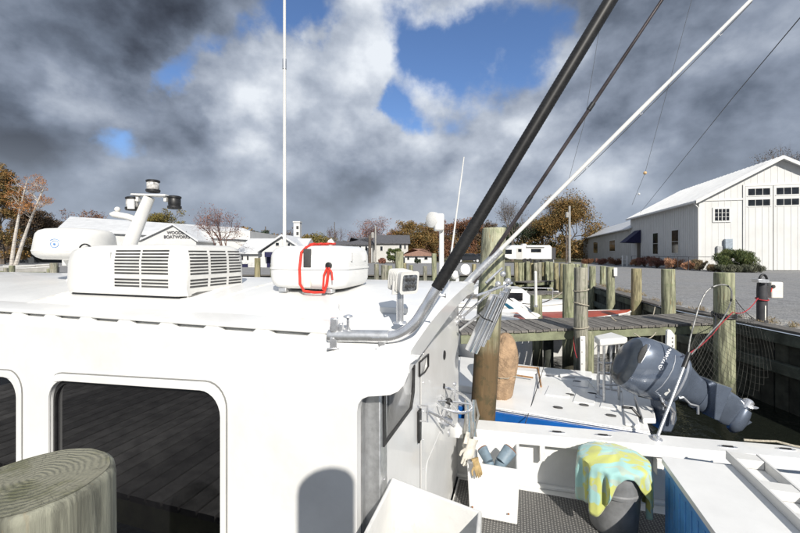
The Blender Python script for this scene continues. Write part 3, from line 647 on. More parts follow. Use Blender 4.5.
emblem_ring(.030, 2.6, 6.6); emblem_ring(.045, .6, 2.4); emblem_ring(.006, 0, 6.28, .008); emblem_ring(.030, .5, 2.2)
# light mast
mast = thing('light_mast', 'white raked mast carrying three navigation lights on a crossbar', 'mast', tuple(B(-3.78, 2.95, .23)))
YM = 3.9
b = MB(); b.tube([U(124, 262, YM), U(131, 241, YM), U(149.5, 197, YM)], [.075, .066, .052], 18, flat=.7); b.build('mast_tube', plas, mast)
b = MB(); pl = U(150.5, 195.5, YM); ex = Vector((1, -.05, -.03)).normalized()
b.obox(pl-ex*.185+Vector((0, -.05, -.012)), ex*.37, Vector((0, .10, 0)), Vector((0, 0, .024))); b.build('crossbar', plas, mast, bevel=.01)
b = MB(); b.obox(U(138, 200, YM)+Vector((-.01, -.03, -.02)), ex*.03, (0, .06, 0), (0, 0, .05)); b.obox(U(166, 200, YM)+Vector((-.01, -.03, -.02)), ex*.03, (0, .06, 0), (0, 0, .05)); b.build('light_bracket', plas, mast, bevel=.005)
lens = mat('clear_lens', (.55, .54, .52), .15, var=.25, vscale=40)
for cx_, y0, y1 in ((153, 180, 192.5), (132.5, 197, 210.5), (174.5, 196, 209)):
    z1 = U(cx_, y0, YM).z; z0 = U(cx_, y1, YM).z; c_ = U(cx_, 0, YM); hh = z1-z0
    b = MB(); b.lathe((c_.x, YM, z0), [(.058, 0), (.066, .01), (.066, hh*.22), (.055, hh*.24)], 20); lt = b.build('lamp_housing', blackm, mast)
    b = MB(); b.lathe((c_.x, YM, z0+hh*.24), [(.055, 0), (.058, hh*.1), (.058, hh*.5), (.054, hh*.55)], 20); b.build('lens', lens if cx_ < 160 else blackm, lt)
    b = MB(); b.lathe((c_.x, YM, z0+hh*.79), [(.055, 0), (.064, .006), (.064, hh*.16), (.05, hh*.21)], 20); b.build('lamp_cap', blackm, lt)
    if cx_ < 140: b = MB(); b.box(c_.x-.005, c_.x+.06, YM-.066, YM-.052, z0+.01, z0+hh*.78); b.build('backing_plate', plas, lt)
b = MB(); b.tube([U(140, 221, YM), U(128, 217, YM), U(114, 214.5, YM), U(110.5, 214, YM)], [.03, .034, .034, .015], 12); b.sphere(U(117.5, 209.5, YM), .028, 10); b.tube([U(117.5, 214, YM), U(117.5, 209, YM)], .016, 8); b.build('side_arm', plas, mast)
# whip antenna
def whip(name, label, p0, p1, r0, r1, ferr=None):
    t = thing(name, label, 'antenna', tuple(p0)); b = MB(); b.tube([p0, p0.lerp(p1, .3), p1], [r0, (r0*2+r1)/3, r1], 10); b.build('whip', plas, t)
    b = MB(); b.tube([p0-Vector((0, 0, .01)), p0+(p1-p0).normalized()*.12], r0*1.5, 12); b.build('ferrule', alu, t)
    if ferr: q = p0.lerp(p1, ferr); b = MB(); b.tube([q, q+(p1-p0).normalized()*.09], r0*1.12, 12); b.build('joint', alu, t)
    return t
a0 = B(*(sv(U(284.5, 270, 3.45))[:2]), .235); a1 = U(284.5, -60, 3.45)
whip('whip_antenna', 'tall white whip antenna rising behind the life raft canister', Vector((a1.x, a1.y, a0.z)), a1, .0165, .012, .62)
# life raft canister
raft = thing('life_raft_canister', 'white life raft canister with red lashing on the hardtop', 'canister', tuple(B(-1.32, 2.5, .24)))
def ringbox(s0, s1, v0, v1, d, r, n=6): return [B(a, c, d) for a, c in rrect(s0, s1, v0, v1, r, n)]
def canister(d0, d1, flip):
    b = MB(); secs = []
    for f, ins in ((0, .0), (.12, -.003), (.55, .0), (.78, .010), (.90, .028), (.975, .055), (1, .10)):
        secs.append(ringbox(-1.62+ins, -1.03-ins, 2.24+ins, 2.78-ins, d0+(d1-d0)*f, max(.02, .11-ins*.3)))
    b.loft(secs); return b
canister(.095, -.058, 0).build('upper_shell', gel, raft, ang=50)
canister(.100, .243, 1).build('lower_shell', gel, raft, ang=50)
b = MB(); b.loft([ringbox(-1.628, -1.022, 2.232, 2.788, .104, .115), ringbox(-1.628, -1.022, 2.232, 2.788, .091, .115)]); b.build('rim', gel, raft)
for s_ in (-1.50, -1.15):
    for v_ in (2.30, 2.70): b = MB(); b.bbox(s_-.03, s_+.03, v_-.03, v_+.03, .235, .262); b.build('foot', alu, raft, bevel=.004)
# recessed handle panel on near side
b = MB(); b.bbox(-1.31, -1.255, 2.2305, 2.246, -.035, .09); b.build('recess_upper', slot, raft, bevel=.004)
b = MB(); b.bbox(-1.31, -1.255, 2.228, 2.246, .11, .225); b.build('recess_lower', cream, raft, bevel=.004)
for s_ in (-1.0255,):
    for v_ in (2.38, 2.62): b = MB(); b.bbox(s_-.02, s_+.006, v_-.012, v_+.012, -.01, .05); b.build('moulded_clip', gel2, raft, bevel=.004)
def rp(px, py, off=0): q = onv(px, py, 2.222-off); return q
b = MB(); b.tube([B(-1.27, 2.5, -.066), B(-1.29, 2.33, -.067), B(-1.305, 2.262, -.045), B(-1.325, 2.232, -.01), B(-1.335, 2.226, .10), B(-1.33, 2.224, .20), B(-1.30, 2.224, .247), B(-1.22, 2.223, .254), B(-1.15, 2.224, .250), B(-1.13, 2.222, .20), B(-1.115, 2.220, .10)], .0095, 8)
b.build('lashing_line', red, raft)
b = MB(); b.tube([B(-1.125, 2.226, .08), B(-1.15, 2.220, .14), B(-1.155, 2.218, .235)], .0075, 8); b.build('lashing_tail', red, raft)
b = MB(); b.tube([B(-1.115, 2.22, .09), B(-1.09, 2.215, .12), B(-1.085, 2.215, .17)], .007, 8); b.build('lashing_tail', red, raft)
b = MB(); b.tube([B(-1.36+.008*k, 2.40+.035*math.sin(k*.9), -.068-.006*abs(math.sin(k*1.3))) for k in range(26)], .007, 6); b.build('red_rope_coil', red, raft)
b = MB(); b.lathe(B(-1.12, 2.236, .075), [(.022, 0), (.022, .014), (.012, .018)], 14, nout); b.build('lashing_ring', blackm, raft)
b = MB(); b.sphere(B(-1.22, 2.45, -.082), .024, 8); b.tube([B(-1.25, 2.45, -.07), B(-1.22, 2.46, -.105), B(-1.19, 2.45, -.07)], .008, 6); b.build('release_buckle', cream, raft)
raft.location = raft.location+(B(-.05, 0, 0)-B(0, 0, 0))
# floodlight on a chromed stub
fl = thing('floodlight', 'square white floodlight on a chromed stub beside the outrigger base', 'floodlight', tuple(onz(400, 323, .335)))
b = MB(); q = onz(400, 323, .335); b.lathe(q, [(.034, 0), (.032, .006), (.0, .007)], 20); b.tube([q, q+Vector((0, 0, .155))], [.0175, .0175], 16); b.build('stub', chrome, fl)
hc = U(404, 281, q.y); hd = Vector((.55, -.75, -.12)).normalized(); hr = Vector((-hd.y, hd.x, 0)).normalized(); hu = hr.cross(hd)
if hu.z < 0: hu = -hu
b = MB(); b.loft([[hc+hd*z_+hr*a*w_+hu*c*w_ for a, c in rrect(-1, 1, -1, 1, .3, 3)] for z_, w_ in ((-.07, .034), (-.055, .044), (.03, .049), (.045, .055))]); b.build('lamp_body', plas, fl, ang=45)
for k in range(6): b = MB(); z_ = -.062+.013*k; b.loft([[hc+hd*z_+hr*a*.052+hu*c*.052 for a, c in rrect(-1, 1, -1, 1, .3, 3)], [hc+hd*(z_+.004)+hr*a*.052+hu*c*.052 for a, c in rrect(-1, 1, -1, 1, .3, 3)]]); b.build('cooling_fin', plas, fl)
b = MB(); b.loft([[hc+hd*z_+hr*a*.043+hu*c*.038 for a, c in rrect(-1, 1, -1, 1, .25, 3)] for z_ in (.044, .048)]); gl_ = b.build('lamp_glass', mat('lamp_reflector', (.45, .46, .47), .2, .8, var=.4, vscale=60), fl)
for a in (-.6, 0, .6):
    for c in (-.45, .45): b = MB(); b.lathe(hc+hd*.049+hr*a*.035+hu*c*.035, [(.010, 0), (.006, .003)], 10, hd); b.build('led', slot, fl)
b = MB(); b.tube([hc-hr*.06-hu*.0, hc-hr*.06-hu*.06, q+Vector((0, 0, .15)), hc+hr*.06-hu*.06, hc+hr*.06], .007, 6); b.build('yoke', plas, fl)
# outrigger with chromed base and black sleeve (port)
og = thing('outrigger', 'thick black sleeved outrigger pole bent out of a chromed base on the hardtop', 'outrigger', tuple(onz(330, 338, .40)))
YO = 1.72
def oP(px, py, Y=YO): return U(px, py, Y)
basep = [oP(329, 335.5, 1.80), oP(350, 336, 1.78), oP(375, 337, 1.745), oP(392, 336.5, 1.73), oP(404, 332, 1.72), oP(415, 323, 1.71), oP(424, 310, 1.71), oP(432, 297, 1.70), oP(442.5, 279.5, 1.70)]
sm_ = []
for i in range(len(basep)-1):
    P0 = basep[max(i-1, 0)]; P1 = basep[i]; P2 = basep[i+1]; P3 = basep[min(i+2, len(basep)-1)]
    for k in range(4):
        t = k/4; sm_.append(.5*((2*P1)+(-P0+P2)*t+(2*P0-5*P1+4*P2-P3)*t*t+(-P0+3*P1-3*P2+P3)*t**3))
sm_.append(basep[-1])
b = MB(); b.tube(sm_, [.0265]*5+[.0255]*(len(sm_)-5), 20); b.build('chromed_tube', chrome, og)
b = MB(); b.tube([basep[0], basep[0].lerp(basep[3], .95)], .0285, 20); b.build('swivel_sleeve', alu, og)
for px in (334, 382):
    q = oP(px, 338, 1.78 if px < 350 else 1.74); r_d = .40
    b = MB(); b.obox(q+Vector((-.03, -.022, -.052)), (.06, .008, 0), (-.006, .06, 0), (0, 0, .010)); b.obox(q+Vector((-.016, -.018, -.045)), (.032, .004, 0), (0, .04, 0), (0, 0, .05)); b.build('mounting_foot', chrome, og, bevel=.003)
b = MB(); q = oP(336, 327, 1.79); b.obox(q+Vector((-.025, -.02, -.02)), (.035, 0, 0), (0, .04, 0), (0, 0, .065)); b.obox(q+Vector((.014, -.02, -.02)), (.02, 0, 0), (0, .04, 0), (0, 0, .04)); b.build('clamp_block', chrome, og, bevel=.005)
b = MB(); q = oP(348, 322, 1.78); b.tube([q+Vector((0, 0, -.04)), q+Vector((0, 0, .018))], .007, 8); b.lathe(q+Vector((0, 0, .018)), [(.012, 0), (.024, .006), (.022, .014), (.008, .018)], 14); b.build('clamp_knob', chrome, og)
p0, p1 = oP(436.5, 288.5, 1.70), U(644, -55, 1.62)
# ribbed sleeve: many shallow rings
b = MB(); n = 230; b.tube([p0.lerp(p1, k/n) for k in range(n+1)], [(.0275+.0015*k/n)+(.0007 if k % 2 else -.0004) for k in range(n+1)], 18); b.build('black_sleeve', hosem, og, ang=80)
b = MB(); q = basep[-1].lerp(basep[-2], .8); b.tube([q, q+Vector((.045, 0, -.01)), q+Vector((.052, 0, -.01))], [.006, .006, .011], 8); b.build('locking_pin', chrome, og)

# starboard outriggers: a dark carbon pole and a white pole
og2 = thing('outrigger', 'thin glossy dark outrigger pole between the black pole and the white pole', 'outrigger', tuple(U(468, 292, 4.0)))
p0, p1 = U(462, 300, 4.05), U(686, -36, 3.5)
b = MB(); b.tube([p0.lerp(p1, k/10) for k in range(11)], [.021]*4+[.019]*4+[.016]*3, 12); b.build('pole', mat('gunmetal_pole', (.10, .085, .085), .18, .6, var=.2), og2)
for f in (.02, .32, .6): b = MB(); q = p0.lerp(p1, f); b.tube([q, q+(p1-p0).normalized()*.08], .0235, 12); b.build('collar', blackm, og2)
og3 = thing('outrigger', 'long slim white outrigger pole slanting up to the right', 'outrigger', tuple(U(458, 290, 4.05)))
p0, p1 = U(452, 298, 4.05), U(795, -44, 3.5)
b = MB(); b.tube([p0.lerp(p1, k/10) for k in range(11)], [.030]*2+[.021]*5+[.0165]*4, 12); b.build('pole', plas, og3)
b = MB(); b.tube([p0.lerp(p1, -.01), p0.lerp(p1, .16)], .040, 14); b.build('socket', alu, og3)
for f in (.2, .42, .58, .8): b = MB(); q = p0.lerp(p1, f); b.tube([q+Vector((0, 0, .01)), q+Vector((.02, 0, -.03)), q+Vector((.04, 0, -.012))], .004, 6); b.build('line_guide', chrome, og3)
# rod holder rack at the starboard after corner of the hardtop
rk = thing('rod_holder_rack', 'chromed rod holder rack hanging off the after corner of the hardtop', 'rod holder', tuple(U(462, 320, 4.1)))
for k, (xa, ya, xb, yb, Y) in enumerate(((494, 295, 469, 350, 3.75), (499, 297, 474, 352, 3.85), (504, 292, 481, 345, 3.98), (508, 288, 486, 338, 4.1))):
    p, q = U(xa, ya, Y), U(xb, yb, Y); b = MB(); b.tube([p, q], .039, 16, cap=False); b.tube([q, q+(q-p).normalized()*.005], .039, 16); o_ = b.build('rod_tube', bright, rk)
    b = MB(); P = [p+Vector((math.cos(a)*.039, math.sin(a)*.039, 0)) for a in [2*math.pi*j/14 for j in range(15)]]; b.tube(P, .006, 6, cap=False); b.build('rim_bead', chrome, o_)
for a_, c_ in (((457, 322, 4.15), (500, 283, 4.2)), ((460, 330, 4.1), (498, 300, 3.9)), ((455, 321, 4.2), (472, 296, 4.25)), ((476, 296, 3.9), (512, 283, 4.2)), ((486, 283, 4.2), (502, 268, 4.3)), ((470, 342, 3.8), (490, 336, 4.1))):
    b = MB(); b.tube([U(*a_), U(*c_)], .014, 10); b.build('frame_tube', chrome, rk)
for q in ((456, 322, 4.15), (462, 318, 4.15), (498, 284, 4.15), (508, 281, 4.1), (503, 274, 4.2)):
    b = MB(); b.sphere(U(*q), .034, 10); b.build('clamp', chrome, rk)
b = MB(); b.tube([U(477, 312, 3.7), U(483, 318, 3.68), U(493, 322, 3.75)], .006, 6); b.build('black_cord', blackm, rk)
# search light on a post, small aerial and horn
sl = thing('searchlight', 'white searchlight with round face on a white post at the edge of the hardtop', 'searchlight', tuple(U(441, 280, 4.1)))
b = MB(); b.tube([U(441.5, 284, 4.1), U(441.5, 229, 4.1)], [.028, .026], 14); b.build('post', plas, sl)
b = MB(); b.box(*[v for v in (U(434, 0, 4.1).x, U(443.5, 0, 4.1).x)], 4.02, 4.18, U(0, 231, 4.1).z, U(0, 214, 4.1).z); b.build('lamp_body', plas, sl, bevel=.02)
b = MB(); b.lathe(U(434.5, 220, 4.1), [(.085, 0), (.085, .05), (.03, .07)], 20, (-.75, -.6, 0)); b.build('lamp_face', plas, sl)
whip('whip_antenna', 'thin slanted white antenna beside the searchlight post', U(447.5, 282, 4.15), U(464, 157, 4.05), .012, .006)
hn = thing('deck_horn', 'small white horn cluster on the far edge of the hardtop', 'horn', tuple(U(458, 281, 4.2)))
b = MB(); b.sphere(U(455, 275, 4.2), .05, 10); b.lathe(U(461, 270, 4.2), [(.03, 0), (.05, .05), (.06, .10)], 14, (.3, -.8, .1)); b.build('horn_body', plas, hn)
b = MB(); b.tube([U(457, 283, 4.2), U(458, 274, 4.2)], .02, 8); b.build('horn_foot', plas, hn)

# ------------------------------------------------------------------ in the cockpit
bn = thing('open_bin', 'white open fibreglass bin in the near corner of the cockpit by the cabin door', 'bin', tuple(B(-.36, 1.6, 1.92)))
Cc, Rc, Lc = onz(392, 477, 1.12), onz(482, 511, 1.12), onz(362, 535, 1.12)
ea, eb = (Rc-Cc), (Lc-Cc); fourth = Rc+eb
def inset(k, z): 
    c = (Cc+Rc+Lc+fourth)/4; return [Vector((c.x+(p.x-c.x)*k, c.y+(p.y-c.y)*k, z)) for p in (Cc, Rc, fourth, Lc)]
zt = H-1.12
b = MB(); b.loft([inset(.86, H-2.43), inset(1, zt-.012), inset(1, zt), inset(.93, zt), inset(.84, zt-.34)]); b.build('tub', gel2, bn, bevel=.006)
# white locker box with gloves and boots
lb = thing('bait_box', 'white open top box holding gloves and blue boots beside the after bulkhead', 'box', tuple(B(-.2, 3.77, 2.43)))
def bxr(k, d, s0=-.43, s1=.035, v0=3.53, v1=4.06): c, e = (s0+s1)/2, (v0+v1)/2; hs, hv = (s1-s0)/2-k, (v1-v0)/2-k; return [B(c+a*hs, e+q*hv, d) for a, q in ((-1, -1), (1, -1), (1, 1), (-1, 1))]
b = MB(); b.loft([bxr(.02, 2.43), bxr(0, 1.94), bxr(0, 1.93), bxr(.03, 1.93), bxr(.035, 2.20)]); b.build('box_shell', gel, lb, bevel=.008)
b = MB(); P = bxr(.08, 2.05); b.lathe(B(-.38, 3.525, 2.33), [(.009, 0), (.007, .004)], 10, nout); b.lathe(B(-.06, 3.525, 2.33), [(.009, 0), (.007, .004)], 10, nout); b.build('rust_spots', mat('rust', (.25, .09, .03), .9), lb)
bootm = mat('blue_grey_rubber', (.16, .22, .27), .55, var=.15, vscale=12); glovem = mat('tan_leather', (.42, .30, .14), .85, var=.2, vscale=25, bump=.5, bscale=40); rag = mat('off_white_cloth', (.55, .52, .46), .95, var=.15, vscale=12, bump=.6, bscale=30)
def boot(name, label, p, d, L, r, m):
    t = thing(name, label, 'boot', tuple(p)); d = Vector(d).normalized(); b = MB(); up = Vector((0, 0, 1))
    b.tube([p, p+d*L*.5, p+d*L], [r*.9, r, r*1.1], 14, flat=.75); b.tube([p, p-d*.03-up*.03, p-d*.05-up*.06], [r*.9, r*.8, r*.4], 12); b.build('shaft', m, t)
    b = MB(); b.tube([p+d*L, p+d*(L+.012)], [r*1.12, r*1.0], 14, flat=.75); b.build('boot_sole', mat('brown_rubber', (.20, .10, .06), .7), t); return t
boot('rubber_boot', 'blue grey rubber boot with brown sole lying in the white box', onz(501, 462, 1.99), (.55, .35, .42), .15, .062, bootm)
boot('rubber_boot', 'smaller blue grey boot crumpled at the left inside the white box', onz(489, 462, 2.0), (-.2, .5, .35), .13, .05, bootm)
def glove(name, label, p, d, side, m, sc_=1):
    t = thing(name, label, 'glove', tuple(p)); d = Vector(d).normalized(); s_ = Vector(side).normalized(); b = MB(); n_ = d.cross(s_)
    b.loft([[p+d*f*sc_+s_*math.cos(a)*w*sc_+n_*math.sin(a)*h_*sc_ for a in [2*math.pi*k/12 for k in range(12)]] for f, w, h_ in ((-.10, .055, .03), (-.05, .045, .022), (0, .05, .022), (.05, .052, .02), (.08, .045, .015))]); b.build('palm', m, t)
    for k in range(4):
        q = p+d*.07*sc_+s_*(-.037+.0245*k)*sc_; L = (.06, .075, .07, .055)[k]*sc_; b = MB(); b.tube([q, q+d*L*.6-n_*.004, q+d*L-n_*.015], [.013*sc_, .012*sc_, .008*sc_], 8); b.build('finger', m, t)
    b = MB(); q = p-s_*.045*sc_; b.tube([q, q+d*.03-s_*.03, q+d*.065-s_*.035], [.015*sc_, .014*sc_, .009*sc_], 8); b.build('thumb', m, t); return t
glove('work_glove', 'tan leather work glove drooping over the left edge of the white box', onz(477, 466, 1.91), (.25, -.2, -.9), (.9, .3, .1), glovem, .68)
glove('work_glove', 'off white cloth glove lying across the left end of the white box', onz(470, 450, 1.86), (-.3, -.35, -.6), (.8, .1, -.2), rag, 1.0)
# hanging lines on the bulkhead edge
hg = thing('hanging_gear', 'bundle of grey cords and rags hanging at the starboard edge of the after bulkhead', 'cords', tuple(B(-.6, 4.34, 1.9)))
for k in range(9):
    x0 = 465+1.4*k; b = MB(); r1 = random.Random(k); P = [U(x0+r1.uniform(-1, 1), y_, 4.05) for y_ in (400, 415, 430, 445, 458)]
    for q in P: q.x += r1.uniform(-.012, .012)
    b.tube(P, [.012, .016, .014, .016, .010], 7); b.build('hanging_cord', (rag, alu, glovem, bootm)[k % 4] if k % 2 else mat('grey_cord', (.22, .215, .20), .8, var=.2), hg)
b = MB(); P = [U(468, 432, 3.95), U(466, 445, 3.9), U(472, 458, 3.88)]; b.tube(P, [.03, .06, .03], 10, flat=.5); b.build('rag', rag, hg)

# rubbish bin covered by a towel
YC = 3.40; cc = onz(613, 462, 1.86); cc = Vector((cc.x, cc.y, 0)); sole = H-2.435; topz = H-1.82
can = thing('rubbish_bin', 'dark grey plastic bin standing under a bright towel in the cockpit', 'bin', (cc.x, cc.y, sole))
RB = .235
b = MB(); b.lathe((cc.x, cc.y, sole), [(.17, 0), (.19, .03), (.205, .2), (.215, .36), (.232, .365), (.235, .39), (.225, .40), (.24, .55), (.252, .555), (.255, .585), (.24, .60)], 40); b.build('bin_body', greyp, can, ang=30)
b = MB(); b.lathe((cc.x, cc.y, sole+.60), [(.262, -.015), (.265, .0), (.25, .02), (.16, .05), (.05, .058)], 40); b.build('lid', greyp, can)
b = MB(); na, nr = 120, 26; hem = []; rt = random.Random(4)
vs, fs = [], []
for j in range(nr+1):
    f = j/nr
    for k in range(na):
        a = 2*math.pi*k/na; front = math.cos(a+math.pi/2)         # 1 towards the camera
        left = -math.cos(a)
        ln_ = .27+.12*math.cos(2*(a-.0))+.10*math.exp(-((math.atan2(math.sin(a-R(218)), math.cos(a-R(218))))/.30)**2)+.14*math.exp(-((math.atan2(math.sin(a-R(318)), math.cos(a-R(318))))/.33)**2)-.13*math.exp(-((math.atan2(math.sin(a-R(265)), math.cos(a-R(265))))/.38)**2)
        ln_ += .012*math.sin(a*7)
        T = .275; L = f*(T+ln_)
        if L < T:
            r = L; z = sole+.672-.05*(r/T)**2 + .03*math.exp(-((r*math.cos(a)+.10)/.10)**2-((r*math.sin(a)-.05)/.14)**2)
            z += .006*math.sin(9*a+r*20)*(r/T)
        else:
            d = L-T; fold = .028*math.sin(a*11+math.sin(a*3)*1.2)*min(1, d/.12)+.012*math.sin(a*23+1)*min(1, d/.1)
            r = T+.012+fold-.02*min(1, d/.05)*0; z = sole+.672-.05-d
        vs.append((cc.x+math.cos(a)*r, cc.y+math.sin(a)*r, z))
for j in range(nr):
    for k in range(na): k2 = (k+1) % na; fs.append((j*na+k, j*na+k2, (j+1)*na+k2, (j+1)*na+k))
b.add(vs, fs); tw = b.build('beach_towel', towelm, None, loc=(cc.x, cc.y, sole+.67), ang=80, fix=False)
tag(tw, 'turquoise and yellow patterned towel draped over the grey bin', 'towel')
md = tw.modifiers.new('thickness', 'SOLIDIFY'); md.thickness = .006; md.offset = 1

# blue sided engine box with white lid and rack
eb_ = thing('engine_box', 'large box with blue beaded side and flat white lid at the lower right', 'locker', tuple(B(1.9, 3.1, 2.43)))
b = MB(); L_ = rrect(1.20, 3.4, 2.2, 3.80, .05, 5); b.plate([L_], lambda a, c, w: B(a, c, 1.75+w), .045); b.build('lid', gel, eb_, bevel=.008)
b = MB(); b.bbox(1.245, 3.3, 2.3, 3.76, 1.797, 2.43); b.build('box_body', bluebox, eb_)
v_ = 2.32
while v_ < 3.70:
    b = MB(); b.bbox(1.222, 1.243, v_, v_+.088, 1.86, 2.40); b.build('beaded_panel', bluebox, eb_, bevel=.008); v_ += .104
b = MB(); b.bbox(1.215, 1.244, 2.3, 3.76, 1.797, 1.856); b.build('top_batten', bluebox, eb_, bevel=.005)
# rack standing on the lid
rk2 = thing('divided_rack', 'long white divided tray lying across the lid of the blue sided box', 'rack', tuple(B(1.85, 3.2, 1.75)))
b = MB(); b.bbox(1.715, 1.735, 2.3, 3.90, 1.675, 1.748); b.build('long_rail', plas, rk2, bevel=.003)
b = MB(); b.bbox(1.925, 1.945, 2.3, 3.90, 1.675, 1.748); b.build('long_rail', plas, rk2, bevel=.003)
for v_ in (3.90, 3.47, 3.10, 2.74, 2.4): b = MB(); b.bbox(1.737, 1.923, v_-.12, v_-.001, 1.68, 1.747); b.build('cross_block', plas, rk2, bevel=.004)
# rope on the gunwale, boathook pole (landing net)
rp_ = MB(); P = [gs+gd*((onz(px, 445, 1.8)-gs).dot(gd))+gn*(o_)+Vector((0, 0, .02+z_)) for px, o_, z_ in ((752, .01, 0), (765, .03, .01), (780, .02, .015), (792, .05, .0), (806, .10, .0), (830, .14, 0))]
sp_ = []
for i in range(len(P)-1):
    for k in range(4): sp_.append(P[i].lerp(P[i+1], k/4))
rp_.tube(sp_, .010, 8); tag(rp_.build('mooring_rope', rope, None, loc=tuple(P[0])), 'pale rope lying along the outer edge of the starboard gunwale', 'rope')
nb = gs+gd*((onz(655, 439, 1.86)-gs).dot(gd))+gn*.12
net = thing('landing_net', 'landing net with long steel handle and dark mesh bag by the outboard motor', 'net', tuple(nb))
b = MB(); b.lathe(nb, [(.055, 0), (.05, .008), (.03, .014), (.025, .04), (.0, .04)], 18); b.build('pole_socket', chrome, net)
jn = U(688, 356, 4.05)
b = MB(); b.tube([nb, jn], .0145, 12); b.build('handle', alu, net)
b = MB(); b.tube([jn-(jn-nb).normalized()*.14, jn+(jn-nb).normalized()*.04], .024, 12); b.build('joint_sleeve', blackm, net)
hp = [(688, 356), (690, 340), (695, 320), (700, 304), (707, 291), (717, 285.5), (727, 285.5), (731.5, 292), (730, 304), (722, 320), (710, 333), (698, 347), (690, 356)]
HP = [U(x_, y_, 4.05+.25*i/12) for i, (x_, y_) in enumerate(hp)]; sm2 = []
for i in range(len(HP)-1):
    P0, P1, P2, P3 = HP[max(i-1, 0)], HP[i], HP[i+1], HP[min(i+2, 12)]
    for k in range(5):
        t = k/5; sm2.append(.5*((2*P1)+(-P0+P2)*t+(2*P0-5*P1+4*P2-P3)*t*t+(-P0+3*P1-3*P2+P3)*t**3))
b = MB(); b.tube(sm2, .0075, 8); b.build('hoop', mat('dull_hoop_metal', (.32, .32, .31), .55, .6, var=.4, vscale=14), net)
for k in (22, 30, 38): b = MB(); b.tube([sm2[k], sm2[k+1]], .0095, 8); b.build('black_whipping', blackm, net)
# the bag: diamond mesh hung from the hoop, sagging right and down
NU, NV = 44, 24; grid = []
def bz3(P, t): return tuple((1-t)**3*a+3*t*(1-t)**2*b_+3*t*t*(1-t)*c_+t**3*d_ for a, b_, c_, d_ in zip(*P))
for j in range(NV+1):
    f = j/NV; row = []
    for i in range(NU+1):
        g_ = i/NU
        tp = bz3(((690, 350), (699, 322), (716, 300), (733, 299)), g_); bt_ = bz3(((668, 372), (672, 420), (782, 428), (774, 338)), g_)
        ff_ = f**1.15; px_ = tp[0]*(1-ff_)+bt_[0]*ff_; py_ = tp[1]*(1-ff_)+bt_[1]*ff_
        row.append(U(px_, py_, 4.75+.30*math.sin(math.pi*g_)*(1-f)+.25*g_+.12*math.sin(g_*14+f*3)*f))
    grid.append(row)
b = MB()
for j in range(NV):
    for i in range(NU):
        if (i+j) % 2 == 0:
            for i2 in (i-1, i+1):
                if 0 <= i2 <= NU: b.tube([grid[j][i], grid[j+1][i2]], .0017, 3, cap=False)
for j in range(1, NV+1):
    for i in range(NU+1):
        if (i+j) % 2 == 1 and False: pass
o_ = b.build('net_bag', netm, net, fix=False)

# ------------------------------------------------------------------ second boat (blue hull) with tilted outboard
DZ2 = 1.93; sk = thing('skiff', 'blue hulled open skiff with white deck moored beyond the starboard gunwale', 'boat', (2.2, 5.6, 0))
d1, d2, d3, d4 = onz(455, 401.0, DZ2), onz(650, 431.5, DZ2), onz(632, 378, DZ2), onz(440, 353, DZ2)
n1 = (d2-d1).normalized(); 
def flatz(p, z): return Vector((p.x, p.y, z))
zd = H-DZ2; dist = (d1-d1)
poly = [d1-n1*2.5, d2, d3, d4-n1*2.5]
b = MB(); b.prism([flatz(p, zd-.05) for p in poly], (0, 0, .05)); b.build('deck', gel, sk)
b = MB(); b.loft([[flatz(p, -.2)+Vector((0, .15 if i < 2 else -.15, 0)) for i, p in enumerate(poly)], [flatz(p, zd-.055)-Vector((0, .03 if i < 2 else -.03, 0)) for i, p in enumerate(poly)]]); b.build('hull', bluef, sk)
b = MB(); nn = Vector((-n1.y, n1.x, 0)); P0 = poly[0]; L2 = (d2-P0).length
b.tube([flatz(P0, zd-.02)-nn*.02, flatz(d2, zd-.02)-nn*.01], .011, 8); b.build('rub_rail', alu, sk)
# raised fore box, hatches and fittings
def deckbox(name, pts, h, m=gel, bev=.012, z=0): b = MB(); b.prism([onz(x_, y_, DZ2)+Vector((0, 0, z)) for x_, y_ in pts], (0, 0, h)); return b.build(name, m, sk, bevel=bev)
deckbox('side_deck', [(508, 366), (592, 374), (592, 380), (508, 372)], .04)
for pts in ([(549, 386), (572, 388.5), (569, 398), (545, 395)], [(575, 378), (590, 380), (588, 388), (572, 386)], [(577, 391), (596, 393.5), (594, 405), (573, 402)], [(603, 398), (620, 401), (617, 410), (600, 407)]):
    deckbox('deck_hatch', pts, .012, gel, .004)
for x_, y_ in ((558, 408), (584, 405.5), (611, 416), (577, 382), (592, 394), (570, 395)):
    p = onz(x_, y_, DZ2); b = MB(); ring = lambda f, z: [p+n1*math.cos(a)*.055*f+nn*math.sin(a)*.022*f+Vector((0, 0, z)) for a in [2*math.pi*k/16 for k in range(16)]]
    b.loft([ring(1, 0), ring(1, .016), ring(.8, .018)]); b.build('flush_fitting', slot, sk)
for x0, y0, x1, y1 in ((513, 369, 538, 371), (513, 378, 533, 381), (538, 371, 541, 390), (462, 379, 478, 381), (462, 389, 478, 392)):
    p, q = onz(x0, y0, DZ2), onz(x1, y1, DZ2); b = MB(); b.tube([flatz(p, zd+.05), flatz(q, zd+.05)], .014, 8); b.build('varnished_rail', mat('varnished_wood', (.32, .17, .07), .4, var=.2, vscale=20), sk)
deckbox('fore_locker', [(460, 362), (484, 365), (484, 396), (459, 392)], .10)
deckbox('stern_step', [(634, 400), (652, 404), (656, 424), (643, 424)], .06, gel)
deckbox('stern_ledge', [(598, 376), (631, 380), (640, 428), (625, 426), (622, 392), (598, 388)], .03, gel)
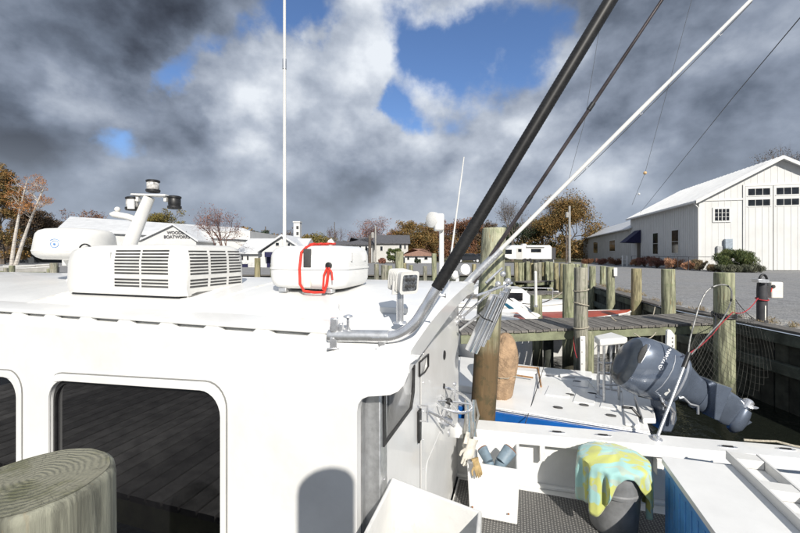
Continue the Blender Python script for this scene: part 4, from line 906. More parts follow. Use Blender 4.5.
# covered console
cv = thing('covered_console', 'tan canvas cover tied over the console of the skiff', 'cover', tuple(onz(503, 398, DZ2)))
b = MB(); Yc = onz(503, 399, DZ2).y+.15; rings = []
for y_, xl, xr, dp in ((400, 485, 511.5, .22), (385, 484, 513.5, .24), (372, 486, 515.5, .25), (360, 488, 517.5, .24), (350, 491, 517.5, .22), (342, 494.5, 516, .17), (336, 499, 512.5, .10), (332.5, 503, 508.5, .04)):
    c_ = U((xl+xr)/2, y_, Yc); hw = (xr-xl)/2/F*Yc; rr2 = random.Random(int(y_))
    rings.append([c_+Vector((math.cos(a)*hw*(1+.08*math.sin(5*a+y_*.2)+.03*math.sin(9*a-y_*.31)), math.sin(a)*dp*(1+.09*math.sin(6*a+y_*.15)+.05*math.sin(11*a+y_*.4)), rr2.uniform(-.006, .006))) for a in [2*math.pi*k/36 for k in range(36)]])
b.loft(rings); o_ = b.build('canvas', tan, cv, ang=70); md = o_.modifiers.new('s', 'SUBSURF'); md.levels = md.render_levels = 1
for yy in (372,): b = MB(); b.tube([r__*1.0 for r__ in [p+Vector((0, 0, 0)) for p in rings[2]]]+[rings[2][0]], .006, 5); b.build('tie_cord', rope, cv)
# leaning post with white seat
lp = thing('leaning_post', 'white cushioned leaning post on tubular steel legs at the stern of the skiff', 'seat', tuple(onz(612, 398, DZ2)))
zt2 = U(0, 338, 5.0).z
b = MB(); T = [U(594, 331, 5.1), U(611, 331, 5.35), U(628, 340, 5.0), U(600, 341, 4.85)]; b.prism([flatz(p, U(0, 344, 5.0).z) for p in T], (0, 0, .09)); b.build('cushion', plas, lp, bevel=.02)
feet = [(598.5, 394, 5.12), (604, 402, 4.92), (611, 390, 5.3), (619, 400, 5.0)]
for x_, y_, Y_ in feet: b = MB(); b.tube([U(x_, y_-(0), Y_), flatz(U(x_, y_, Y_), U(0, 344, 5).z)], .016, 10); b.build('leg', alu, lp)
for k_ in (362, 372, 384): b = MB(); b.tube([U(598.5, k_, 5.12), U(604, k_+1, 4.92), U(619, k_+1, 5.0)], .012, 8); b.build('cross_tube', alu, lp)
b = MB(); b.tube([U(596, 396, 5.1), U(625, 408, 4.9)], .016, 8); b.tube([U(588, 380, 5.6), U(603, 397, 5.1)], .012, 8); b.build('foot_rail', alu, lp)
# white perforated post behind the motor
pk = thing('rod_rack_board', 'upright white perforated board behind the outboard cowling', 'board', tuple(U(671, 362, 5.2)))
b = MB(); P = [U(666, 364, 5.2), U(667.5, 331, 5.2), U(669, 329.5, 5.2), U(671, 330, 5.2), U(675, 335, 5.2), U(675, 364, 5.2)]; b.prism(P, (0, .04, 0)); b.build('board', plas, pk, bevel=.004)
b = MB()
for k in range(6): b.lathe(U(672.5, 338+4*k, 5.198), [(.010, 0), (.009, .004)], 8, (0, -1, 0))
b.build('holes', slot, pk); b = MB(); b.tube([U(671, 364, 5.22), U(669, 395, 5.25)], .03, 8); b.build('bracket', alu, pk)

# outboard motor, tilted up
YM2 = 4.55; ob = thing('outboard_motor', 'grey blue outboard motor tilted up on the stern of the skiff', 'outboard motor', tuple(U(664, 398, YM2)))
mot = mat('metallic_blue_grey', (.12, .145, .19), .28, .35, var=.08, vscale=5, coat=.5); motd = mat('dark_cowl_top', (.045, .055, .068), .30, .2, var=.12, coat=.5); silver = mat('silver_trim', (.50, .52, .56), .3, .6)
def osec(cx, cy, r, depth, ang, n=28, Y=YM2, sq=2.4, dip=0):
    """superellipse section perpendicular to the motor's axis; ang = direction of the axis in the picture plane"""
    c = U(cx, cy, Y-.6*depth)+Vector((0, .6*depth, 0)); ax_ = Vector((math.cos(ang), 0, math.sin(ang))); e = Vector((-ax_.z, 0, ax_.x)); w = Vector((0, 1, 0)); rr3 = r*.95/F*Y; P = []
    for k in range(n):
        a = 2*math.pi*k/n; ca, sa = math.cos(a), math.sin(a); f = (abs(ca)**sq+abs(sa)**sq)**(-1/sq)
        P.append(c+e*ca*f*rr3+w*sa*f*depth)
    return P
aa = R(-26)
b = MB(); b.loft([osec(622.5, 362, 5, .05, aa), osec(623.5, 362.2, 13, .10, aa), osec(627, 363, 21, .16, aa), osec(633, 364, 26.5, .20, aa)]); b.build('cowl_cap', motd, ob, ang=60)
b = MB(); b.loft([osec(633, 364, 26.6, .201, aa), osec(641, 366, 29.5, .225, aa), osec(648, 369, 30.6, .236, aa), osec(658, 372.5, 30.5, .24, aa), osec(668, 376.5, 29.5, .235, aa), osec(676, 380, 28, .22, aa), osec(681.5, 383, 26.5, .20, aa)]); cowl = b.build('cowl', mot, ob, ang=60)
cowltree = BVHTree.FromPolygons([tuple(v.co+ORG[ob.name]) for v in cowl.data.vertices], [tuple(p.vertices) for p in cowl.data.polygons])
b = MB(); b.loft([osec(676.5, 380.2, 28.4, .225, aa), osec(678.5, 381.2, 28.2, .222, aa)]); b.build('silver_band', silver, ob)
b = MB(); b.loft([osec(681.5, 383, 24, .18, aa), osec(688, 386.5, 19, .14, R(-32)), osec(696, 391, 15.5, .11, R(-32)), osec(706, 397, 14, .10, R(-32))]); b.build('midsection', mot, ob, ang=60)
b = MB(); b.loft([osec(703, 395.5, 16.5, .11, R(-30)), osec(708, 398.5, 17, .12, R(-30)), osec(716, 402.5, 16, .10, R(-30)), osec(724, 407, 16, .075, R(-30))]); b.build('lower_housing', mot, ob, ang=60)
b = MB(); P = [(714, 391), (722, 387.5), (731, 389), (724, 404), (718, 419), (712, 417)]; b.prism([U(x_, y_, YM2-.21) for x_, y_ in ((717.5, 383.5), (733, 388.5), (731.5, 391), (719.5, 421), (714.5, 419.5), (716, 400))], (0, .40, 0)); b.build('cavitation_plate', mot, ob, bevel=.008)
b = MB(); b.loft([osec(722, 404.5, 17, .06, R(-28), sq=2), osec(732, 411, 17, .05, R(-28), sq=2), osec(742, 416, 14, .035, R(-28), sq=2)]); b.build('gearcase_leg', mot, ob, ang=60)
tq = R(58); tdir = Vector((math.cos(tq), 0, math.sin(tq))); tc0 = U(731, 430, YM2)
b = MB(); b.lathe(tc0, [(.01, -.02), (.05, .0), (.085, .06), (.095, .14), (.088, .24), (.075, .30)], 24, tdir); b.build('gearcase', mot, ob, ang=60)
b = MB(); pc = tc0+tdir*.31; b.lathe(pc, [(.055, 0), (.055, .10), (.035, .12), (.01, .125)], 18, tdir); hub = b.build('propeller_hub', chrome, ob)
for k in range(3):
    a = 2*math.pi*k/3+.5; u_ = Vector((-tdir.z, 0, tdir.x)); w_ = Vector((0, 1, 0)); rd = u_*math.cos(a)+w_*math.sin(a); td = tdir.cross(rd)
    b = MB(); rings = []
    for f, wd in ((.03, .03), (.06, .05), (.09, .055), (.11, .04), (.12, .015)):
        c_ = pc+tdir*.05+rd*f; cd = (td*.8+tdir*.6).normalized(); nd = rd.cross(cd); rings.append([c_+cd*wd, c_+nd*.005, c_-cd*wd, c_-nd*.005])
    b.loft(rings); b.build('blade', chrome, hub, ang=60)
b = MB(); b.prism([U(x_, y_, YM2-.008) for x_, y_ in ((737, 423), (745, 417), (752.5, 422.5), (734, 433.5), (730, 432))], (0, .016, 0)); b.build('skeg', mot, ob, bevel=.004)
b = MB(); b.tube([U(683, 397, YM2-.18), U(690, 404, YM2-.18), U(698, 406, YM2-.18), U(698, 414, YM2-.18)], .014, 8); b.tube([U(679, 398, YM2-.18), U(683, 397, YM2-.18)], .014, 8); b.build('tilt_bracket_arm', alu, ob)
b = MB(); b.prism([U(x_, y_, YM2-.14) for x_, y_ in ((664, 398), (676, 402), (678, 420), (672, 433), (662, 432), (666, 415))], (0, .28, 0)); b.build('clamp_bracket', mot, ob, bevel=.02)
b = MB(); b.tube([U(668, 405, YM2-.2), U(674, 412, YM2-.2), U(672, 424, YM2-.2)], .02, 10); b.build('tilt_ram', chrome, ob)
for k in range(5): r1 = random.Random(k+3); b = MB(); b.tube([U(660+k, 396+k, YM2-.16), U(664+r1.uniform(-3, 3), 402+2*k, YM2-.24), U(668, 408, YM2-.2)], .009, 6); b.build('cable', (chrome, blackm)[k % 2], ob)
b = MB(); b.tube([U(622, 407, 4.5), U(632, 408, 4.45), U(643, 420, 4.4), U(652, 431, 4.38)], .016, 8); b.build('fuel_hose', blackm, ob)
# slot, trim line, lettering
def oncowl(px, py, off=.003, tree=cowltree):
    p = Vector((0, 0, H)); d_ = (U(px, py, YM2)-p).normalized(); h = tree.ray_cast(p, d_)
    return (h[0]-d_*off) if h[0] is not None else U(px, py, YM2-.25)
alltree = BVHTree.FromPolygons([tuple(v.co+ORG[ob.name]) for o2 in COL.objects if o2.parent is ob and o2.name.split('.')[0] in ('cowl', 'cowl_cap') for v in o2.data.vertices], [tuple(i+off_ for i in p.vertices) for off_, o2 in (lambda L_: [(sum(len(q.data.vertices) for q in L_[:i]), q) for i, q in enumerate(L_)])([o2 for o2 in COL.objects if o2.parent is ob and o2.name.split('.')[0] in ('cowl', 'cowl_cap')]) for p in o2.data.polygons])
b = MB(); P = [oncowl(x_, y_, .0, alltree) for x_, y_ in ((647, 344.5), (644.5, 349), (642, 354), (639.8, 359), (639, 363))]; b.tube(P, [.010, .030, .032, .024, .010], 8, flat=.5); b.build('air_intake', slot, ob)
b = MB(); P = [oncowl(x_, y_, .002, alltree) for x_, y_ in ((649, 344), (650, 346), (647.5, 352), (644, 358), (641, 363))]; b.tube(P, .006, 6); b.build('intake_lip', silver, ob)
b = MB(); P = [oncowl(x_, y_, .002) for x_, y_ in ((675.5, 355), (675, 362), (672.5, 370), (668, 378), (662, 386), (655, 392))]; b.tube(P, [.006, .010, .013, .013, .010, .006], 8, flat=.5); b.build('trim_stripe', silver, ob)
def onl(a_, b_, h_):    # text along the direction up-right across the cowl
    u_ = Vector((8.0, -15.5)).normalized(); n_ = Vector((-u_.y, u_.x)); n_ = -n_ if n_.y > 0 else n_; n_ = Vector((-.89, -.46)); px = 663.2+.5+u_.x*(a_*1000)+n_.x*b_*1000; py = 364.5+u_.y*(a_*1000)+n_.y*b_*1000
    return oncowl(px, py, .002+h_)
lettm = mat('white_print', (.75, .76, .78), .5)
text('YAMAHA', .0047, ob, lettm, lambda a_, b_, h_: onl(a_, b_, h_), 'maker_lettering', extrude=.0004, center=False, bold=.0001)
b = MB(); cx_, cy_ = 661.0, 367.5
b.tube([oncowl(cx_+2.4*math.cos(t), cy_+2.4*math.sin(t), .003) for t in [2*math.pi*k/20 for k in range(21)]], .004, 5, cap=False)
for k in range(3): t = k*2.094+.6; b.tube([oncowl(cx_, cy_, .003), oncowl(cx_+2.2*math.cos(t), cy_+2.2*math.sin(t), .003)], .003, 5)
b.build('maker_emblem', lettm, ob)
b = MB(); P = [oncowl(x_, y_, .003) for x_, y_ in ((664, 394), (669, 388.5), (670.5, 391), (666, 396))]; 
b.add(P+[p+Vector((0, .004, 0)) for p in P], [(0, 1, 2, 3), (4, 5, 6, 7), (0, 1, 5, 4), (1, 2, 6, 5), (2, 3, 7, 6), (3, 0, 4, 7)]); b.build('data_label', plas, ob)

# ------------------------------------------------------------------ pilings of the basin and the finger piers
pm_grey = pile_mat('grey_weathered_pile', (.26, .25, .20), (.035, .032, .025), .75, .6)
pm_tan = pile_mat('rusty_green_pile', (.27, .24, .14), (.05, .038, .02), .9, .8)
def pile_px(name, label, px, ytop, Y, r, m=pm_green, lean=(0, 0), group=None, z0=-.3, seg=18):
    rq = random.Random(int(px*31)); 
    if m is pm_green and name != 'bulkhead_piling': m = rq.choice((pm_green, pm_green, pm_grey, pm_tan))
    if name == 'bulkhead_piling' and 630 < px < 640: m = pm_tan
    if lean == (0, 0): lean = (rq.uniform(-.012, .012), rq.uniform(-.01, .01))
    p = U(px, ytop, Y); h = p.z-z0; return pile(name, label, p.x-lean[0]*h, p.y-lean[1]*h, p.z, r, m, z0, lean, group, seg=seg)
pile_px('mooring_piling', 'tall mooring piling stained brown below, leaning behind the chromed rod holders', 494.5, 228, 4.62, .150, pm_brown, lean=(.062, 0))
pile_px('mooring_piling', 'weathered piling with a white strip standing in front of the finger pier', 581, 267.5, 6.75, .117, pm_green)
pile_px('mooring_piling', 'piling wound with rope just left of the one with the white strip', 569, 264, 8.6, .135, pm_green)
pile_px('mooring_piling', 'stub of a squared post low beside the piling with the white strip', 590, 331, 7.0, .07, pm_green)
fd_ = thing('fender_strip', 'white plastic rubbing strip fixed to the piling by the finger pier', 'fender', tuple(U(582, 365, 6.6)))
b = MB(); b.box(U(579.6, 0, 6.62).x, U(584.8, 0, 6.62).x, 6.59, 6.625, U(0, 372, 6.62).z, U(0, 336, 6.62).z); b.build('strip', plas, fd_, bevel=.01)
b = MB(); [b.lathe(U(582, y_, 6.589), [(.010, 0), (.008, .004)], 8, (0, -1, 0)) for y_ in (340, 352, 364)]; b.build('bolt_heads', slot, fd_)
RP = 'pilings along the gravel yard edge'
for k, (px, yt, Y, r, lab) in enumerate((
    (724, 272.5, 6.55, .150, 'thick green piling with the net and red cord tied round it'),
    (668, 269, 9.1, .145, 'green piling just left of the thick one with the net'),
    (636.5, 268.5, 11.2, .140, 'rust streaked piling third from the right along the yard edge'),
    (610.5, 267, 12.8, .130, 'piling with a small white tag near its top at the yard edge'),
    (592.5, 266, 16.0, .13, 'slim piling at the yard edge left of the tagged one'),
    (603, 266, 17.4, .13, 'piling partly hidden behind the tagged one'))):
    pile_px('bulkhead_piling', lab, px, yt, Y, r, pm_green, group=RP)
tg = MB(); p = U(615.5, 272, 12.6); tg.box(p.x-.06, p.x+.06, p.y-.01, p.y+.012, p.z-.14, p.z+.14); tag(tg.build('paper_tag', plas, None, bevel=.02, loc=tuple(p)), 'small white tag hung on a piling by the yard', 'tag')
# close row of piles at the far end of the basin
gp = 'close set pilings at the far end of the basin'; ORD = ['first', 'second', 'third', 'fourth', 'fifth', 'sixth', 'seventh', 'eighth', 'ninth', 'tenth']
src = None; r5 = random.Random(5)
lst = [(516+3.9*k, 262+r5.uniform(-.6, .9), 21.8+r5.uniform(-.3, .3)) for k in range(10)]+[(556, 263, 20.5), (562.5, 263.5, 19.5), (571, 263, 19), (577, 264, 18.5), (584.5, 264, 18.2)]
for k, (px, yt, Y) in enumerate(lst):
    side = 'left' if k < 10 else 'right'
    pile_px('basin_piling', ('%s piling from the left in the close row at the far end of the basin' % ORD[k]) if k < 10 else ('%s piling from the left in the spaced run towards the yard edge' % ORD[k-10]), px, yt, Y, .125 if k < 10 else .14, pm_green, group=gp if k < 10 else 'spaced pilings towards the yard edge', seg=10)
ml = [(240, 262, 22, .13), (257.5, 258, 14, .11), (272, 264, 22, .10), (54, 263, 15, .14), (12, 265.5, 17, .11), (6, 268, 18, .09), (49, 268.5, 22, .11), (376.5, 264, 20, .13), (384.5, 265, 17, .16), (390, 265.5, 19, .12), (399.5, 251.5, 14, .16), (434, 253.5, 15, .10), (404, 263, 20, .14), (411, 265, 22, .12), (425, 266, 22, .12), (474, 264, 20, .12), (508, 266, 16, .12)]
names = ['piling right of the air conditioner beyond the hardtop', 'taller piling between air conditioner and life raft canister', 'thin piling just left of the life raft canister', 'dark piling below the left end of the radar dome', 'green piling at the foot of the birches', 'short dark piling at the far left edge', 'short piling left of the radar dome foot',
         'piling just right of the life raft canister', 'thick pale piling right of the life raft canister', 'second thick piling beside the floodlight', 'tall pale piling above the floodlight', 'slender piling left of the searchlight post', 'piling behind the floodlight head', 'low piling right of the floodlight', 'low piling left of the searchlight post', 'piling between the black pole and the tall leaning piling', 'piling just right of the tall leaning piling']
for (px, yt, Y, r), lab in zip(ml, names): pile_px('dock_piling', lab, px, yt, Y, r, pm_green, group='pilings of the docks across the basin', seg=12)

def finger(name, label, A0, A1, Wd, z, plank=.14, ramp_=None):
    A0, A1 = Vector(A0), Vector(A1); d = A1-A0; L = d.length; d.normalize(); n = Vector((-d.y, d.x, 0)); t = thing(name, label, 'pier', (A0.x, A0.y, z)); k = int(L/plank); m0 = None
    for i in range(k):
        q = A0+d*plank*i+Vector((0, 0, -.04)); 
        b = MB(); j = rnd.uniform(-.006, .006); b.obox(q+n*(-.03+rnd.uniform(-.01, .01))+Vector((0, 0, j)), d*(plank-.014), n*(Wd+.06), Vector((0, 0, .04))); b.build('plank', wood_cap, t)
    for o_ in (0, Wd-.06): b = MB(); b.obox(A0+n*o_+Vector((0, 0, -.21)), d*L, n*.06, Vector((0, 0, .165))); b.build('stringer', treated, t, bevel=.005)
    return t
P0 = onz(488, 331.5, 1.40); P1 = onz(716, 325.5, 1.40)
P0.z = P1.z = 0
zf = LOT+.003
F0 = Vector((P0.x, P0.y, zf)); F1 = Vector((P1.x+.35, P1.y, zf+.075))
finger('finger_pier', 'near finger pier of grey planks leading to the gravel yard', F0-(F1-F0).normalized()*.5, F1, 1.02, zf)
for x_, w_, wh in ((505, .11, 'left end of'), (560, .10, 'part left of the white strip under'), (640, .11, 'part behind the outboard under'), (690, .1, 'right end of')):
    q = onz(x_, 330, 1.4); pile('pier_support', 'dark support post at the '+wh+' the near finger pier', q.x, q.y+.55, zf-.05, w_, darkwood, group='support posts under the near finger pier', seg=10)
Q0, Q1 = onz(470, 298, 1.52), onz(566, 292.5, 1.52)
finger('finger_pier', 'farther finger pier beyond the boat with the red cabin top', (Q0.x, Q0.y, H-1.52), (Q1.x, Q1.y, H-1.52), 1.0, H-1.52)
Q0, Q1 = onz(528, 282.5, 1.5), onz(555, 280.5, 1.5)
finger('finger_pier', 'small distant pier in front of the close row of pilings', (Q0.x, Q0.y, H-1.5), (Q1.x, Q1.y, H-1.5), .9, H-1.5)
Q0, Q1 = (-26, 17.2, LOT), (1.6, 17.2, LOT)
finger('cross_dock', 'long low dock across the basin beyond the hardtop', Q0, Q1, 1.1, LOT, plank=.22)
# ropes
def line(name, label, cat, pts, r, m, n=5):
    b = MB(); b.tube(pts, r, n); return tag(b.build(name, m, None, loc=tuple(pts[0])), label, cat)
line('mooring_line', 'slack pale line sagging below the near finger pier', 'rope', bez(U(655, 307, 9), U(648, 350, 8), U(611, 317, 7.6), 12), .010, rope)
line('mooring_line', 'white line drooping under the right part of the near finger pier', 'rope', bez(U(634, 333, 6.6), U(648, 345, 6.6), U(656, 332, 6.6), 10), .010, rope)
line('dark_line', 'thin dark line crossing from the skiff to the near gunwale', 'line', bez(U(546, 360, 6.3), U(536, 392, 5.3), U(523, 430, 4.2), 8), .005, blackm)
line('mooring_line', 'pale line coiled round the bow of the teal boat', 'rope', bez(U(520, 303, 9.6), U(545, 308, 9.6), U(566, 289, 9.4), 12), .014, rope)
line('mooring_line', 'red cord from the pedestal to the piling and down to the net', 'rope', bez(U(758, 298, 7.0), U(745, 318, 6.6), U(733, 312, 6.4), 8)+bez(U(720, 325, 6.3), U(705, 345, 5.5), U(688, 354, 4.3), 8), .008, ropered)
line('mooring_line', 'thin red cord hanging below the near finger pier', 'rope', bez(U(575, 330, 6.8), U(572, 345, 6.8), U(577, 358, 6.6), 8), .007, ropered)
rw = thing('rope_wrap', 'black rope lashed round the thick piling by the yard', 'rope', tuple(U(724, 314, 6.55)))
pc_ = U(724, 315, 6.55)
for k in range(3): b = MB(); b.tube([pc_+Vector((math.cos(a)*.163, math.sin(a)*.163, .03-.028*k+.01*math.sin(a))) for a in [2*math.pi*j/20 for j in range(22)]], .016, 6, cap=False); b.build('turn', blackm, rw)
b = MB(); b.tube(bez(pc_+Vector((-.16, -.03, 0)), U(718, 330, 6.0), U(706, 338, 5.6), 8), .018, 6); b.build('tail', blackm, rw)
rw2 = thing('rope_wrap', 'pale rope turns round the piling with the white strip', 'rope', tuple(U(581, 292, 6.75)))
for y_, tilt in ((290, .02), (304, -.03), (327, .02)): c_ = U(581, y_, 6.75); b = MB(); b.tube([c_+Vector((math.cos(a)*.125, math.sin(a)*.125, tilt*math.cos(a))) for a in [2*math.pi*j/20 for j in range(22)]], .011, 6, cap=False); b.build('turn', rope, rw2)

# shore power pedestal
pd = thing('power_pedestal', 'grey shore power post with white outlet box on the gravel edge', 'pedestal', tuple(onz(762, 322, 1.4)))
pq = onz(762, 322, 1.40); 
pdm = mat('dark_grey_post', (.05, .05, .055), .6, var=.2)
b = MB(); YP = pq.y
pts_ = [Vector((pq.x, YP, LOT-.02)), Vector((pq.x, YP, U(0, 290, YP).z)), Vector((pq.x, YP, U(0, 283, YP).z))]
b.tube(pts_, [.088, .088, .080], 18); b.build('post', pdm, pd)
b = MB(); zc = U(0, 280, YP).z; P = [Vector((pq.x-.075+.15*0, YP, zc))]; P = [Vector((pq.x+.005+math.cos(a)*.075, YP-.02, zc+math.sin(a)*.11)) for a in [math.pi*k/12 for k in range(13)]]; b.tube([Vector((pq.x+.08, YP-.02, zc-.12))]+P+[Vector((pq.x-.07, YP-.02, zc-.12))], .022, 10); b.build('hoop_cable', blackm, pd)
b = MB(); p = U(757, 281, YP); b.obox(p+Vector((-.12, -.16, -.02)), (.22, 0, -.01), (0, .16, 0), (0, 0, .07)); b.build('outlet_cover', alu, pd, bevel=.006)
b = MB(); p = U(769, 297, YP); b.obox(p+Vector((.0, -.06, -.02)), (.24, 0, 0), (0, .14, 0), (0, 0, .33)); bx_ = b.build('outlet_box', cream, pd, bevel=.02)
b = MB(); b.lathe(U(773, 286.5, YP-.065), [(.035, 0), (.035, .02), (.02, .024)], 14, (0, -1, 0)); b.build('socket', slot, bx_)
b = MB(); b.tube([U(772, 288, YP-.08), U(771, 292, YP-.1)], .01, 6); b.build('switch', red, bx_)
b = MB(); b.tube([Vector((pq.x+math.cos(a)*.1, YP+math.sin(a)*.1, U(0, 299, YP).z+.02*math.sin(a))) for a in [2*math.pi*j/16 for j in range(18)]], .012, 6, cap=False); b.build('red_tie', ropered, pd)
b = MB(); b.box(pq.x-.03, pq.x-.008, YP-.096, YP-.084, LOT+.05, LOT+.35); b.build('paper_strip', cream, pd)
line('chain_line', 'thin wire drooping from the pedestal to the ground by the piling', 'wire', bez(U(733, 296, 6.6), U(750, 322, 6.9), U(766, 323, 7.2), 8), .006, netm)

# ------------------------------------------------------------------ smaller boats in the basin
def simple_boat(name, label, bow, stern, beam, zg, m, mdeck, inner=True):
    bow, stern = Vector((*bow, 0)), Vector((*stern, 0)); d = (bow-stern); L = d.length; d.normalize(); n = Vector((-d.y, d.x, 0)); t = thing(name, label, 'boat', (stern.x, stern.y, 0)); secs = []
    def sec(f, g):   # half-section to full ring at fraction f
        w = beam/2*min(1, (1-f)**.55*1.35+.02) if f > .3 else beam/2*(.9+.33*f); c = stern+d*L*f; sh = zg+.22*max(0, f-.3)**1.5
        return [c-n*w+Vector((0, 0, sh)), c-n*w*.92+Vector((0, 0, sh*.5)), c-n*w*.62+Vector((0, 0, -.1)), c+n*w*.62+Vector((0, 0, -.1)), c+n*w*.92+Vector((0, 0, sh*.5)), c+n*w+Vector((0, 0, sh))]
    fsx = (0, .2, .4, .6, .75, .87, .95, 1.0)
    b = MB(); b.loft([sec(f, 0) for f in fsx]); b.build('hull', m, t, ang=40)
    b = MB(); R_ = [sec(f, 0) for f in fsx]
    b.loft([[r[0]+Vector((0, 0, .003)), r[0]*.86+r[5]*.14+Vector((0, 0, .03)), r[0]*.5+r[5]*.5+Vector((0, 0, .06)), r[0]*.14+r[5]*.86+Vector((0, 0, .03)), r[5]+Vector((0, 0, .003))] for r in R_]); b.build('deck', mdeck, t, ang=40)
    b = MB(); b.tube([r[0] for r in R_], .03, 6); b.tube([r[5] for r in R_], .03, 6); b.build('rub_rail', plas, t)
    return t, stern, d, n, R_
p_b, p_s = onz(563, 300, 2.0), onz(470, 313, 2.0)
tb, *_ = simple_boat('sailing_dinghy', 'teal hulled boat whose bow points right beyond the farther finger pier', (p_b.x+.3, p_b.y+1.2), (p_b.x-5.2, p_b.y+.3), 1.9, .95, teal, gel2)
# red topped boat
q0, q1 = onz(505, 322, 1.85), onz(608, 319, 1.85)
rb, st_, dd_, nn_, RR_ = simple_boat('moored_boat', 'white boat with a red brown deck edge lying behind the near finger pier', (q1.x+.9, q1.y+.45), (q0.x-.8, q0.y+.6), 1.7, 1.02, gel2, redboat)
b = MB(); c0 = U(522, 318, 9.2); c1 = U(598, 317.5, 9.0); b.obox(Vector((c0.x, c0.y, 1.10)), Vector((c1.x-c0.x, c1.y-c0.y, 0)), Vector((0, .7, 0)), Vector((0, 0, .16))); b.build('cabin_top', redboat, rb, bevel=.02)
# white boat with a raked windscreen / boards left of it
wb, *_ = simple_boat('moored_boat', 'white boat with raked foredeck between the finger piers near the leaning piling', (U(528, 0, 9.6).x, 9.1), (U(470, 0, 10.5).x, 11.4), 1.9, 1.1, gel, gel)
b = MB(); b.prism([U(499, 298, 9.5), U(507, 298.5, 9.6), U(539, 319, 8.7), U(528, 321, 8.6)], (0, .05, .02)); b.build('raked_board', plas, wb, bevel=.01)
b = MB(); b.prism([U(510, 299, 9.6), U(514, 299, 9.6), U(541, 316, 8.9), U(538, 318, 8.9)], (0, .05, .02)); b.build('raked_board', plas, wb, bevel=.01)
b = MB(); b.prism([U(503, 304, 9.2), U(507, 304, 9.2), U(514, 309, 9.0), U(509, 309, 9.0)], (0, .02, .015)); b.build('blue_window', teal, wb)
# little white cruisers
def cruiser(name, label, px, ybase, Y, L, hull_h, facing=1):
    c = U(px, ybase, Y); t, st, d, n, RR = simple_boat(name, label, (c.x+.5*L*facing, Y-.4), (c.x-.5*L*facing, Y+.3), 2.1, hull_h, gel, gel)
    q = st+d*L*.35; b = MB(); b.loft([[q+n*.75+Vector((0, 0, hull_h)), q-n*.75+Vector((0, 0, hull_h)), q+d*1.7-n*.7+Vector((0, 0, hull_h)), q+d*1.7+n*.7+Vector((0, 0, hull_h))], [q+n*.68+Vector((0, 0, hull_h+.55)), q-n*.68+Vector((0, 0, hull_h+.55)), q+d*1.1-n*.6+Vector((0, 0, hull_h+.55)), q+d*1.1+n*.6+Vector((0, 0, hull_h+.55))]]); b.build('cabin', gel, t, bevel=.04)
    for s_ in (-1, 1): b = MB(); b.obox(q+n*.735*s_+d*.15+Vector((0, 0, hull_h+.2)), d*.9, n*.012*s_, Vector((0, 0, .25))); b.build('cabin_window', wing, t)
    b = MB(); b.obox(q-d*.012-n*.5+Vector((0, 0, hull_h+.15)), -d*.01, n*1.0, Vector((0, 0, .3))); b.build('windscreen', wing, t)
    for k in range(4): u_ = st+d*L*(.5+.13*k)+n*.6; b = MB(); b.tube([u_+Vector((0, 0, hull_h)), u_+Vector((0, 0, hull_h+.5))], .015, 6); b.build('stanchion', chrome, t)
    b = MB(); b.tube([st+d*L*(.5+.13*k)+n*.6+Vector((0, 0, hull_h+.5)) for k in range(4)], .015, 6); b.build('hand_rail', chrome, t)
    return t
cruiser('cabin_cruiser', 'small white cabin boat with dark windows right of the leaning piling', 507, 290, 13.0, 4.2, 1.15)
cruiser('cabin_cruiser', 'white cabin boat half hidden behind the outrigger bases', 486, 285, 15.5, 4.5, 1.2, -1)
cruiser('cabin_cruiser', 'white cabin boat moored just left of the searchlight post', 424, 284, 13.2, 4.0, 1.25, -1)
wp_ = thing('white_post', 'white plastic sleeve standing upright on a piling by the teal boat', 'post', tuple(U(536, 306, 8.9)))
b = MB(); b.tube([U(536, 306, 8.9), U(535.5, 273, 8.9)], [.035, .032], 12); b.sphere(U(535.5, 272.5, 8.9), .034, 8); b.build('sleeve', plas, wp_)
b = MB(); b.lathe(U(536, 307, 8.9), [(.045, 0), (.045, .05)], 12); b.build('collar', alu, wp_)
pile_px('mooring_piling', 'short thick piling under the white sleeve by the teal boat', 536, 295, 9.15, .14, pm_green)

# ------------------------------------------------------------------ white shed on the right
BG = math.atan2(96, F); uF = Vector((math.cos(BG), -math.sin(BG), 0)); uS = Vector((math.sin(BG), math.cos(BG), 0))   # along the gable front, along the side
K0 = Vector((26.1, 33.0, LOT)); EV = 6.12; RIDGE = 9.35; WID = 11.5; LEN = 17.3
shed = thing('boat_shed', 'large white board and batten shed with gable front and tall doors', 'building', tuple(K0))
def sp_(a, l, z): return K0+uF*a+uS*l+Vector((0, 0, z))
gab = [(0, 0), (WID, 0), (WID, EV), (WID/2, RIDGE), (0, EV)]
def front_plate(loops, off0, th, nm, m, par=shed, bevel=0):
    b = MB(); b.plate(loops, lambda a, c, w: sp_(a, -off0-w, c), th); return b.build(nm, m, par, bevel=bevel, ang=20)
b = MB(); b.plate([gab], lambda a, c, w: sp_(a, w, c), .2); b.build('gable_wall', sidingw, shed, ang=20)
b = MB(); b.obox(sp_(0, .2, 0), uS*(LEN-.2), uF*.2, (0, 0, EV)); b.build('side_wall', sidingw, shed)
b = MB(); b.obox(sp_(WID-.2, .2, 0), uS*(LEN-.2), uF*.2, (0, 0, EV)); b.build('side_wall', sidingw, shed)
b = MB(); b.plate([gab], lambda a, c, w: sp_(a, LEN-w, c), .2); b.build('rear_gable_wall', sidingw, shed, ang=20)
